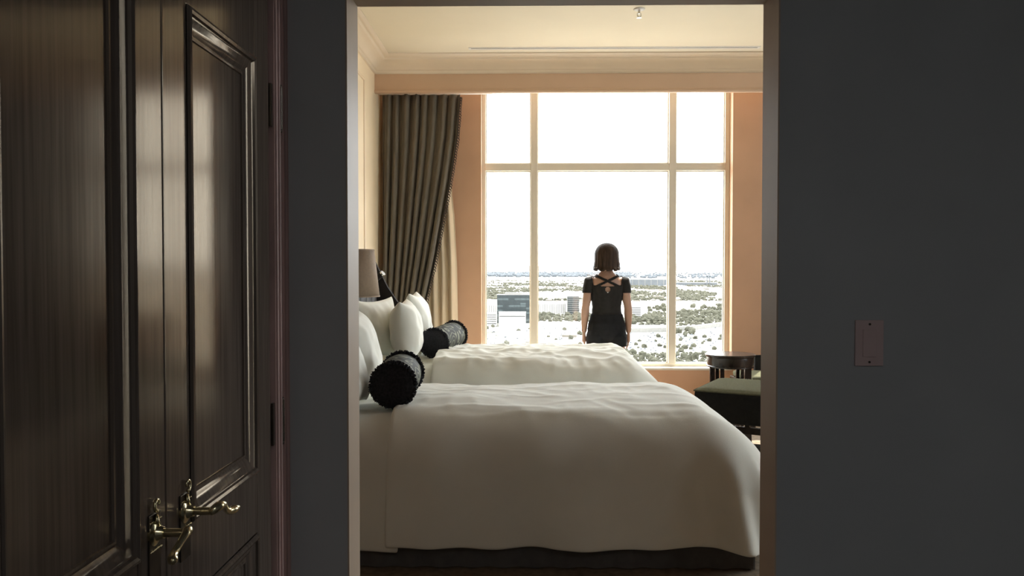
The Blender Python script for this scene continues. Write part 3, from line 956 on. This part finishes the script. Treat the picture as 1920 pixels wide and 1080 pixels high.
bparts.append(ring_loft([(0, 0, .765, .10, .085), (0, .0, .80, .150, .112), (0, -.008, .86, .157, .120), (0, -.008, .91, .152, .115), (0, .0, .96, .136, .102),
                         (0, .004, 1.01, .124, .090), (0, .004, 1.05, .119, .087), (0, .004, 1.10, .124, .090), (0, .006, 1.16, .136, .098), (0, .006, 1.22, .148, .100),
                         (0, .002, 1.265, .150, .094), (0, -.004, 1.30, .134, .082), (0, -.008, 1.33, .100, .066), (0, -.006, 1.352, .070, .056), (0, 0, 1.375, .052, .052), (0, .006, 1.41, .047, .049), (0, .012, 1.46, .046, .048)]))
# head with jaw, nose and ears
bparts.append(ring_loft([(0, .055, 1.392, .022, .018), (0, .045, 1.402, .040, .045), (0, .032, 1.425, .055, .068), (0, .022, 1.455, .065, .084), (0, .016, 1.49, .071, .092),
                         (0, .012, 1.525, .074, .095), (0, .008, 1.56, .069, .088), (0, .006, 1.585, .056, .070), (0, .006, 1.603, .034, .042), (0, .006, 1.608, .012, .014)]))
bparts.append(MB().tube([(0, .096, 1.51), (0, .108, 1.485), (0, .118, 1.468), (0, .102, 1.462)], [.007, .009, .011, .009], 8))
for s in (-1, 1):
    bparts.append(MB().sphere((s * .074, .008, 1.495), .010, .018, .028, 10, 8))
    # arm: shoulder, elbow, wrist
    sh_, el, wr_ = Vector((s * .152, -.002, 1.276)), Vector((s * .188, -.012, 1.045)), Vector((s * .197, .028, .835))
    arm = [(s * .112, -.002, 1.285), sh_, sh_.lerp(el, .18), sh_.lerp(el, .5), sh_.lerp(el, .85), el, el.lerp(wr_, .2), el.lerp(wr_, .55), wr_]
    bparts.append(MB().tube(arm, [.042, .049, .047, .041, .036, .035, .037, .031, .023], 14))
    # hand: palm, four fingers, thumb on the front
    hb_ = [wr_, wr_ + Vector((s * .001, .004, -.035)), wr_ + Vector((0, .006, -.075)), wr_ + Vector((0, .007, -.09))]
    pm_ = MB().tube(hb_, [.022, .026, .029, .024], 14)
    pm_.v = [(wr_.x + (x - wr_.x) * .62, y, z) for (x, y, z) in pm_.v]
    bparts.append(pm_)
    for k, (dy, ln) in enumerate(((-.022, .058), (-.006, .070), (.012, .074), (.030, .066))):
        b0 = wr_ + Vector((-s * .001, dy + .004, -.080))
        bparts.append(MB().tube([b0, b0 + Vector((-s * .003, .002, -ln * .45)), b0 + Vector((-s * .010, .005, -ln * .8)), b0 + Vector((-s * .016, .007, -ln))], [.0088, .0082, .0075, .0055], 8))
    t0 = wr_ + Vector((-s * .004, .022, -.028))
    bparts.append(MB().tube([t0, t0 + Vector((-s * .010, .022, -.026)), t0 + Vector((-s * .014, .030, -.055)), t0 + Vector((-s * .015, .032, -.066))], [.013, .011, .009, .006], 8))
    # leg and foot
    bparts.append(ring_loft([(s * .086, .035, .03, .034, .040), (s * .086, .0, .075, .033, .040), (s * .086, -.004, .12, .034, .042), (s * .086, -.012, .26, .050, .056), (s * .086, -.012, .34, .054, .060), (s * .085, .0, .44, .050, .054),
                             (s * .085, .002, .49, .053, .058), (s * .085, .002, .60, .066, .074), (s * .086, .0, .72, .080, .092), (s * .088, -.004, .80, .082, .105), (s * .080, -.004, .86, .07, .09)]))
    ft = MB().tube([(s * .086, -.045, .035), (s * .087, .02, .045), (s * .092, .09, .030), (s * .095, .15, .020), (s * .096, .172, .016)], [.030, .040, .036, .027, .014], 12)
    ft.v = [(x, y, max(.004, z)) for (x, y, z) in ft.v]
    bparts.append(ft)
allb = MB()
for q in bparts:
    allb.add(q.v, q.f)
tmp = allb.build('body_raw', M['skin'], None)
rm = tmp.modifiers.new('rm', 'REMESH'); rm.mode = 'VOXEL'; rm.voxel_size = .0048
sm = tmp.modifiers.new('sm', 'SMOOTH'); sm.factor = .5; sm.iterations = 6
dg = bpy.context.evaluated_depsgraph_get()
bme = bpy.data.meshes.new_from_object(tmp.evaluated_get(dg))
bpy.data.objects.remove(tmp)
bme.name = 'body'
bme.materials.clear(); bme.materials.append(M['skin'])
bme.polygons.foreach_set('use_smooth', [True] * len(bme.polygons))
bo = link_mesh('body', bme, wm)

nv_b = len(bme.vertices)
co = np.empty(nv_b * 3); bme.vertices.foreach_get('co', co); co = co.reshape(-1, 3)
no = np.empty(nv_b * 3); bme.vertex_normals.foreach_get('vector', no); no = no.reshape(-1, 3)
def garment(name, m, pred, off, thick=.004, wrinkle=0.0, smooth_it=0):
    keepf = []
    cx = []
    for p in bme.polygons:
        c = p.center
        if pred(c.x, c.y, c.z):
            keepf.append(tuple(p.vertices))
    used = sorted({i for f in keepf for i in f})
    idx = {v: i for i, v in enumerate(used)}
    vs = []
    for i in used:
        c, n = co[i], no[i]
        w = wrinkle * (nz(c[0] * 3, c[1] * 3, c[2] * 26) + .6 * nz(c[0] * 14, c[1] * 14, c[2] * 9)) if wrinkle else 0
        vs.append(tuple(c + n * (off + w)))
    mb = MB(); mb.v = vs; mb.f = [tuple(idx[i] for i in f) for f in keepf]
    o = mb.build(name, m, wm, True)
    if smooth_it:
        s_ = o.modifiers.new('smooth', 'SMOOTH'); s_.iterations = smooth_it; s_.factor = .5
    s2 = o.modifiers.new('thickness', 'SOLIDIFY'); s2.thickness = thick; s2.offset = 1
    return o
def shirt_pred(x, y, z):
    ax_ = abs(x)
    if z < .945: return False
    if ax_ > .143 and z < 1.182: return False        # the sleeves end above the elbow
    if ax_ > .136 and z < 1.12: return False
    if z > 1.345 and ax_ < .10: return False
    if z > 1.37: return False
    back = y < .0
    if back:
        top = 1.252 - .012 * math.cos(min(1, ax_ / .12) * PI / 2)
        edge = .118 + .02 * (z - 1.25) / .09
        if z > top and ax_ < edge:
            # two straps crossing between the shoulder blades
            for s in (-1, 1):
                d = abs((z - 1.286) - s * x * .46)
                if d < .0105 and ax_ < .125: return True
            return False
        if (x / .022) ** 2 + ((z - 1.214) / .024) ** 2 < 1: return False
    else:
        if (x / .085) ** 2 + ((z - 1.37) / .075) ** 2 < 1: return False
    return True
garment('top', M['shirt'], shirt_pred, .005, .003, .0028)
def shorts_pred(x, y, z):
    if z > .99 or z < .715: return False
    if abs(x) > (.152 if z > .9 else .166): return False    # leave the forearms and hands out
    return True
garment('shorts', M['shorts'], shorts_pred, .008, .004, .002)
MB().sphere((0, -.100, 1.190), .007, .004, .006).build('clasp', M['chrome'], wm, True)
# hair: bob with the ends flicking outwards
hr = MB()
nh, mh = 96, 30
rh = random.Random(3)
def hair_fn(u, v):
    a = 2 * PI * u                       # angle; front is +y (a = pi/2)
    th = v
    z = 1.627 - .247 * th
    k = math.sqrt(max(0.0004, 1 - (1 - min(1, th / .42)) ** 2))
    flick = smoothstep(.84, 1.0, th)
    waist = smoothstep(.5, .85, th) * (1 - flick)
    rx = .109 * k + .006 * waist + .010 * flick
    ry = .112 * k - .012 * waist + .004 * flick
    g = 1 + .035 * nz(math.cos(a) * 5, math.sin(a) * 5, th * 1.4) * k + .02 * math.sin(a * 23 + th * 2) * smoothstep(.2, .9, th) * .6
    if th > .9:
        z += .018 * nz(math.cos(a) * 4, math.sin(a) * 4, 5.5)
        z += .012 * (abs(math.cos(a))) * flick
    cyy = .004 - .004 * th
    return (rx * g * math.cos(a), cyy + ry * g * math.sin(a), z)
for i in range(nh):
    for j in range(mh):
        u0, u1, v0, v1 = i / nh, (i + 1) / nh, j / mh, (j + 1) / mh
        am = 2 * PI * (u0 + u1) / 2
        front = math.sin(am)
        if front > .62 and (v0 + v1) / 2 > .30 + .22 * (1 - front):      # the face stays free
            continue
        hr.add([hair_fn(u0, v0), hair_fn(u1, v0), hair_fn(u1, v1), hair_fn(u0, v1)], [(0, 3, 2, 1)])
ho = hr.build('hair', M['hair'], wm, True)
sdh = ho.modifiers.new('thickness', 'SOLIDIFY'); sdh.thickness = .022; sdh.offset = -1
for s in (-1, 1):
    MB().sphere((s * .030, .090, 1.505), .012, .010, .009, 12, 8).build('eye', M['white_eye'], wm, True)
    MB().sphere((s * .030, .0985, 1.505), .005, .003, .005, 10, 6).build('iris', M['hair'], wm, True)
    MB().tube([(s * .016, .104, 1.527), (s * .032, .102, 1.531), (s * .048, .090, 1.526)], [.003, .0035, .002], 6).build('eyebrow', M['hair'], wm, True)
MB().tube([(-.022, .094, 1.437), (-.008, .106, 1.440), (.008, .106, 1.440), (.022, .094, 1.437)], [.003, .006, .006, .003], 8).build('mouth', M['lips'], wm, True)
def shoe_pred(x, y, z): return z < .085
garment('shoe', M['shoe'], shoe_pred, .004, .004)

# ================================================================== THE CITY BELOW
GZ = CAM_Z - 100.0                 # street level, about thirty floors down
def gy(y):                          # distance of the street level seen at photo row y
    d = _cm @ Vector((0, -(y - 540) / FPX, -1.0))
    return -100.0 * d.y / d.z
M['ground'] = mat('desert_ground', (0.10, 0.095, 0.082), 0.9, 0.0, 0.011, col2=(0.34, 0.325, 0.29), spec=0.1, detail=8.0)
for nd in M['ground'].node_tree.nodes:
    if nd.type == 'VALTORGB':
        nd.color_ramp.elements[0].position = .36; nd.color_ramp.elements[1].position = .50
        nd.color_ramp.elements[0].color = (.055, .054, .046, 1)
    if nd.type == 'MAPPING':
        nd.inputs['Scale'].default_value = (1.0, .45, 1)
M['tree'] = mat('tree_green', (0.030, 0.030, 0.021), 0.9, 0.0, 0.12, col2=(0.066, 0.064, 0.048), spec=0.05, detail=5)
M['far_tree'] = mat('far_tree_haze', (0.058, 0.064, 0.070), 0.9, 0.0, 0.02, col2=(0.085, 0.092, 0.10), spec=0.05)  # blue grey of distance haze put into the tree colour
M['white_bld'] = mat('white_render', (0.30, 0.29, 0.27), 0.7, 0.04, 0.1)
M['pale_roof'] = mat('pale_roof', (0.26, 0.25, 0.23), 0.8, 0.1, 0.2)
M['bld_glass'] = mat('curtain_wall_glass', (0.012, 0.017, 0.018), 0.3, 0.15, 0.15, spec=0.25)
M['bld_glass2'] = mat('spandrel_glass', (0.034, 0.044, 0.045), 0.35, 0.15, 0.15, spec=0.25)
M['bld_win'] = mat('dark_window', (0.035, 0.036, 0.036), 0.35, 0.1, 0.3, spec=0.3)
M['concrete'] = mat('concrete', (0.13, 0.125, 0.115), 0.85, 0.1, 0.3)
M['grey_hall'] = mat('grey_metal_cladding', (0.060, 0.066, 0.072), 0.7, 0.1, 0.05)
M['asphalt'] = mat('pale_asphalt', (0.20, 0.195, 0.185), 0.9, 0.1, 0.05)
M['hill'] = mat('hazy_mountain', (0.092, 0.096, 0.104), 0.95, 0.06, 0.0006, spec=0.0)  # paleness of far haze is mixed into the mountain colour
M['wall_tan'] = mat('tan_render', (0.16, 0.145, 0.12), 0.8, 0.1, 0.2)
M['roof_tan'] = mat('tan_tile_roof', (0.10, 0.088, 0.072), 0.8, 0.15, 0.3)

gm = MB().add([(-30000, 60, GZ), (30000, 60, GZ), (30000, 60000, GZ), (-30000, 60000, GZ)], [(0, 1, 2, 3)])
struct('ground', gm, M['ground'], 'pale desert city ground far below the window')

def city_x(x, D):
    return at(x, 540, D).x
_cells = {}
def free_spot(X, Y, r, keep=True):
    """is a disc of radius r free of everything set down so far? then claim it"""
    c = 40.0
    n_ = int(max(r, 60) // c) + 2
    i, j = int(X // c), int(Y // c)
    for a in range(i - n_, i + n_ + 1):
        for b_ in range(j - n_, j + n_ + 1):
            for (x, y, q) in _cells.get((a, b_), ()):
                if (x - X) ** 2 + (y - Y) ** 2 < (q + r) ** 2:
                    return False
    if keep:
        _cells.setdefault((i, j), []).append((X, Y, r))
    return True
def claim_box(x0, x1, y0, y1, r=6.0):
    nx_ = max(1, int((x1 - x0) / r)); ny_ = max(1, int((y1 - y0) / r))
    for a in range(nx_ + 1):
        for b_ in range(ny_ + 1):
            x, y = x0 + (x1 - x0) * a / nx_, y0 + (y1 - y0) * b_ / ny_
            _cells.setdefault((int(x // 40), int(y // 40)), []).append((x, y, r))
def bld(name, x0, x1, ytop, ybase, depth, label, m, group=None, D=None):
    D = D or gy(ybase)
    X0, X1 = city_x(x0, D), city_x(x1, D)
    h = at(960, ytop, D).z - GZ
    root = empty(name, ((X0 + X1) / 2, D, GZ), 0, label, 'building', group)
    w = (X1 - X0) / 2
    claim_box(X0, X1, D, D + depth)
    MB().box(-w, w, 0, depth, 0, h).build('building_wall', m, root)
    MB().box(-w - .3, w + .3, -.3, depth + .3, h, h + .8).build('roof_parapet', M['pale_roof'], root)
    return root, w, h
def bands(root, w, h, nb, m, frac=.45, z0=2.5, inset=.04, name='window_band'):
    st = (h - z0) / nb
    for k in range(nb):
        za = z0 + k * st + st * .2
        MB().box(-w * (1 - inset), w * (1 - inset), -.25, .2, za, za + st * frac).build(name, m, root)
def slits(root, w, h, nc, m, z0=2, z1=None, frac=.4):
    z1 = z1 or h - 2
    st = 2 * w / nc
    for k in range(nc):
        xa = -w + k * st + st * .3
        MB().box(xa, xa + st * frac, -.25, .2, z0, z1).build('window_strip', m, root)

# dark glass slab with floor-high glass panels
rt, w, h = bld('office_tower', 932, 997, 553, 606, 26, 'wide dark glass office slab seen beside the left mullion', M['bld_glass'])
nfl = 12; st = (h - 1.5) / nfl
for k in range(nfl):
    ncol = 6
    for c in range(ncol):
        xa = -w + 2 * w * c / ncol
        mm = M['bld_glass2'] if (k in (1, 3, 4, 7, 10) and (c + k) % 4) or (k * 7 + c * 3) % 11 == 2 else M['bld_glass']
        MB().box(xa + .25, xa + 2 * w / ncol - .25, -.35, .05, k * st + .35, (k + 1) * st - .35).build('glass_panel', mm, rt)
MB().box(-w * .55, w * .45, -.6, 24, h + .8, h + 4.2).build('roof_plant', M['concrete'], rt)
rt, w, h = bld('podium_building', 935, 986, 586, 612, 18, 'low white building at the foot of the dark glass slab', M['white_bld'])
bands(rt, w, h, 1, M['bld_win'], .2, h * .6)
rt, w, h = bld('white_block', 897, 931, 588, 611, 20, 'white block with dark floor bands at the window edge', M['white_bld'])
bands(rt, w, h, 5, M['bld_win'], .42)
rt, w, h = bld('white_block', 897, 931, 563, 600, 25, 'taller plain white block behind the banded white block', M['white_bld'])
slits(rt, w, h, 9, M['concrete'], h * .35, h * .75, .35)
rt, w, h = bld('white_block', 1009, 1061, 567, 590, 22, 'long white block with thin upright window strips', M['white_bld'])
slits(rt, w, h, 16, M['concrete'], 3, h - 3.5, .42)
rt, w, h = bld('office_tower', 1064, 1086, 556, 591, 22, 'narrow teal glass tower to the left of the woman', M['bld_glass'])
nfl = 9; st = (h - 2) / nfl
for k in range(nfl):
    MB().box(-w * .98, w * .98, -.5, .1, k * st + st * .72, k * st + st * .96).build('floor_band', M['concrete'], rt)
rt, w, h = bld('white_block', 1166, 1214, 575, 596, 22, 'white block with dark bands to the right of the woman', M['white_bld'])
bands(rt, w * .5, h, 5, M['bld_win'], .45, 2)
rt, w, h = bld('white_shed', 1155, 1262, 611, 621, 14, 'long low pale shed beyond the woman\'s elbow', M['white_bld'])
bands(rt, w, h, 1, M['concrete'], .35, .2)
rt, w, h = bld('grey_hall', 1182, 1252, 524, 536, 60, 'long blue grey hall far off between woman and mullion', M['grey_hall'])
slits(rt, w, h, 6, M['concrete'], 2, h - 1, .08)
rt, w, h = bld('grey_hall', 1266, 1345, 530, 535, 60, 'low blue grey hall far off under the slim arch tower', M['grey_hall'])
D = gy(535) - 25
X0 = city_x(1326, D); sc2 = D / FPX
ar = empty('arch_tower', (X0, D, GZ), 0, 'slim grey arch tower on the far skyline', 'tower')
hh = at(960, 517, D).z - GZ
MB().box(-.6 * sc2, .9 * sc2, 0, 10, 0, hh * .96).box(4.2 * sc2, 5.6 * sc2, 0, 10, 0, hh * .96).build('tower_leg', M['grey_hall'], ar)
MB().box(-.6 * sc2, 5.6 * sc2, 0, 10, hh * .9, hh).build('crossbeam', M['grey_hall'], ar)

# roads
def road(name, pts, w, m, label, z=.15, wall=0):
    mb = MB(); vs = []
    pts = [Vector((p.x, p.y, 0)) for p in pts]
    for i, p in enumerate(pts):
        d = (pts[min(i + 1, len(pts) - 1)] - pts[max(i - 1, 0)]).normalized()
        s = Vector((-d.y, d.x, 0)) * w / 2
        vs += [(p.x - s.x, p.y - s.y, GZ + z), (p.x + s.x, p.y + s.y, GZ + z), (p.x - s.x, p.y - s.y, GZ - .5), (p.x + s.x, p.y + s.y, GZ - .5)]
    fs = []
    for i in range(len(pts) - 1):
        a, b_ = 4 * i, 4 * i + 4
        fs += [(a, a + 1, b_ + 1, b_), (a, b_, b_ + 2, a + 2), (a + 1, a + 3, b_ + 3, b_ + 1)]
    mb.add(vs, fs)
    if z > 1:
        for p, q in zip(pts, pts[1:]):
            for k in range(41):
                u = p.lerp(q, k / 40); _cells.setdefault((int(u.x // 40), int(u.y // 40)), []).append((u.x, u.y, w / 2 + 1))
    o = mb.build(name, m)
    return tag(o, label, None, None, 'structure')
def gp(x, y): 
    D = gy(y); return Vector((city_x(x, D), D, 0))
road('road_1', [gp(1120, 624), gp(1240, 622), gp(1300, 618), gp(1360, 611), gp(1460, 600)], 9, M['concrete'], 'raised pale concrete road curving behind the trees', 7.0)
road('road_2', [gp(820, 567), gp(1000, 566), gp(1180, 564), gp(1380, 566), gp(1500, 567)], 60, M['asphalt'], 'broad pale road across the plain')
road('road_3', [gp(700, 523), gp(1000, 523), gp(1400, 521)], 500, M['asphalt'], 'pale runway strip near the horizon')
road('road_4', [gp(1120, 652), gp(1260, 650), gp(1340, 640), gp(1430, 632)], 10, M['asphalt'], 'narrow pale street between trees below the window')

# trees
def blob(seed, sub=2):
    bm = bmesh.new()
    bmesh.ops.create_icosphere(bm, subdivisions=sub, radius=1.0)
    for v in bm.verts:
        n_ = 1 + .38 * nz(v.co.x + seed, v.co.y, v.co.z, 1.9) + .22 * nz(v.co.x - seed, v.co.y, v.co.z, 4.1)
        v.co *= n_
        v.co.z = max(-.55, v.co.z)
    me = bpy.data.meshes.new('tree_crown'); bm.to_mesh(me); bm.free()
    me.materials.append(M['tree'])
    return me
blobs = [blob(s * 3.7) for s in range(5)]
rt_ = random.Random(21)
spots = []       # (x, y, size) in photo rows, spread over the ground seen
def scatter(n, x0, x1, y0, y1, s0, s1, where):
    for _ in range(n):
        for _try in range(25):
            x, y = rt_.uniform(x0, x1), rt_.uniform(y0, y1)
            D = gy(y); sz = rt_.uniform(s0, s1)
            if free_spot(city_x(x, D), D, sz * 1.35):
                spots.append((city_x(x, D), D, sz, where))
                break
scatter(46, 1270, 1420, 588, 606, 4.5, 8, 'in the dense belt seen through the right-hand pane')
scatter(34, 1160, 1270, 597, 608, 4.5, 8, 'in the belt between the woman and the mullion')
scatter(30, 1215, 1420, 575, 588, 4.5, 8, 'at the back of the dense right-hand belt')
scatter(26, 1000, 1100, 591, 602, 5, 8.5, 'in the row before the long white block')
scatter(14, 1255, 1300, 616, 628, 4.0, 6.5, 'in the tall clump before the raised road')
scatter(50, 1150, 1430, 628, 662, 1.6, 4.2, 'dotted over the pale lots right of the woman')
scatter(46, 1170, 1430, 664, 684, 2.5, 5.0, 'in the scrub just above the window sill')
scatter(34, 860, 1100, 612, 668, 2.0, 4.5, 'dotted over the pale lots left of the woman')
scatter(20, 760, 900, 600, 660, 3, 6, 'beyond the left edge of the window')
random.Random(5).shuffle(spots)
for i, (X, D, s, where) in enumerate(spots[:300]):
    o = link_mesh('tree', blobs[i % 5], None, (X, D, GZ + s * .5), (0, 0, i * 1.7), (s * rt_.uniform(.85, 1.05), s * rt_.uniform(.85, 1.05), s * rt_.uniform(.8, 1.1)))
    tag(o, 'small olive tree ' + where, 'tree', 'street trees ' + where)
# houses
def house_mesh(k):
    w, d, hh = (8, 6, 3.2) if k == 0 else ((12, 7, 4.0) if k == 1 else (18, 10, 5.5))
    mb = MB().box(-w, w, -d, d, 0, hh)
    if k < 2:
        mb.add([(-w - .6, -d - .6, hh), (w + .6, -d - .6, hh), (w + .6, d + .6, hh), (-w - .6, d + .6, hh), (-w * .5, 0, hh + 2.4), (w * .5, 0, hh + 2.4)],
               [(0, 1, 5, 4), (1, 2, 5), (2, 3, 4, 5), (3, 0, 4), (0, 3, 2, 1)])
    else:
        mb.box(-w * .3, w * .1, -d * .4, d * .3, hh, hh + 1.6)
    return mb
hms = []
for k in range(3):
    for mm in ('white_bld', 'wall_tan', 'roof_tan'):
        hms.append(house_mesh(k).mesh('house', M[mm]))
rhs = random.Random(8)
for i in range(120):
    zone = rhs.randrange(4)
    y = [rhs.uniform(556, 566), rhs.uniform(536, 556), rhs.uniform(622, 680), rhs.uniform(575, 600)][zone]
    hwhere = ('in the suburb strip behind the glass tower', 'among the distant suburb trees', 'on the pale lots near the foot of the view', 'in the middle distance beside the tree belts')[zone]
    x = rhs.uniform(860, 1430)
    if y < 612 and 925 < x < 1220 and y > 572: continue
    D = gy(y)
    s = rhs.uniform(.7, 1.2)
    if not free_spot(city_x(x, D), D, 21 * s): continue
    o = link_mesh('house', hms[rhs.randrange(9)], None, (city_x(x, D), D, GZ), (0, 0, rhs.choice((0, .1, 1.57, -.2))), (s, s, s))
    tag(o, 'small low pale building ' + hwhere, 'building', 'low buildings ' + hwhere)
# the mass of trees and houses too far off to tell apart
def scatter_mesh(name, label, cat, m, n, y0, y1, x0, x1, kind_, seed, smin, smax, clump=0.0):
    rr = random.Random(seed)
    bmv, bmf = [], []
    base = None
    if kind_ == 'tree':
        bm = bmesh.new(); bmesh.ops.create_icosphere(bm, subdivisions=1, radius=1.0)
        bm.verts.index_update()
        bv = np.array([v.co[:] for v in bm.verts]); bf = [[v.index for v in f.verts] for f in bm.faces]; bm.free()
        bv[:, 2] = np.maximum(bv[:, 2], -.4)
    else:
        mb = house_mesh(2); bv = np.array(mb.v); bf = mb.f
    k = 0
    tries = 0
    while k < n and tries < n * 5:
        tries += 1
        y = y0 + (y1 - y0) * rr.random() ** 1.0
        x = rr.uniform(x0, x1)
        D = gy(y); X = city_x(x, D)
        if clump and noise.noise(Vector((X / 260, D / 700, seed))) < clump - .25: continue
        s = rr.uniform(smin, smax)
        if not free_spot(X, D, s * (1.3 if kind_ == 'tree' else 21)): continue
        a = rr.random() * 6.28
        ca, sa = math.cos(a), math.sin(a)
        v = bv * np.array([s * rr.uniform(.8, 1.3), s * rr.uniform(.8, 1.3), s])
        v = np.stack([v[:, 0] * ca - v[:, 1] * sa + X, v[:, 0] * sa + v[:, 1] * ca + D, v[:, 2] + GZ + (.4 * s if kind_ == 'tree' else 0)], 1)
        off = len(bmv)
        bmv.extend(map(tuple, v)); bmf.extend([tuple(i + off for i in f) for f in bf])
        k += 1
    me = bpy.data.meshes.new(name); me.from_pydata(bmv, [], bmf); me.materials.append(m)
    o = link_mesh(name, me)
    return tag(o, label, cat, None, 'stuff')
scatter_mesh('far_woodland', 'mass of trees spread over the far suburbs', 'trees', M['tree'], 5200, 526, 564, 800, 1500, 'tree', 31, 3.0, 7.5, .22)
scatter_mesh('far_rooftops', 'mass of small pale rooftops in the far suburbs', 'rooftops', M['white_bld'], 700, 527, 563, 800, 1500, 'house', 32, .5, 1.0, .1)
scatter_mesh('brown_rooftops', 'mass of small brownish rooftops among the suburb trees', 'rooftops', M['roof_tan'], 600, 527, 565, 800, 1500, 'house', 37, .4, .8, .1)
scatter_mesh('belt_undergrowth', 'mass of smaller trees filling the belts right of the woman', 'trees', M['tree'], 900, 571, 610, 1215, 1480, 'tree', 41, 1.8, 4.8, .2)
scatter_mesh('row_undergrowth', 'mass of small trees between the woman and the mullion', 'trees', M['tree'], 260, 596, 610, 1150, 1230, 'tree', 42, 2.0, 4.5, .1)
scatter_mesh('left_undergrowth', 'mass of small trees in front of the white blocks', 'trees', M['tree'], 260, 590, 603, 960, 1110, 'tree', 43, 2.0, 4.5, .15)
scatter_mesh('sill_scrub', 'grey green scrub just above the window sill', 'scrub', M['tree'], 700, 662, 685, 1160, 1480, 'tree', 44, .7, 2.2, .25)
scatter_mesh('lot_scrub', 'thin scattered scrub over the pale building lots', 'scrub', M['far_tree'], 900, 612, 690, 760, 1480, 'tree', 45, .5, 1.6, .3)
scatter_mesh('distant_tree_belt', 'belt of trees along the horizon, tinted with blue grey haze', 'trees', M['far_tree'], 1500, 511.5, 520, 700, 1180, 'tree', 33, 16, 34, .2)
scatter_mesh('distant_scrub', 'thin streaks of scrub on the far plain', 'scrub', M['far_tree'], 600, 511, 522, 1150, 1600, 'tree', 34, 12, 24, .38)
# mountains
mt = MB()
nM = 160
vs = []
for i in range(nM + 1):
    x = -26000 + 52000 * i / nM
    e = 320 + 330 * nz(i * .045, 2.2, 0) + 140 * nz(i * .16, 5.1, 0) + 60 * nz(i * .5, 1.1, 0)
    e = max(60, e)
    vs += [(x, 40000, GZ), (x, 42500 + 800 * nz(i * .3, 9, 0), GZ + e), (x, 46000, GZ)]
mt.add(vs, [(3 * i, 3 * i + 3, 3 * i + 4, 3 * i + 1) for i in range(nM)] + [(3 * i + 1, 3 * i + 4, 3 * i + 5, 3 * i + 2) for i in range(nM)])
struct('mountains', mt, M['hill'], 'faint pale mountains on the horizon', True)
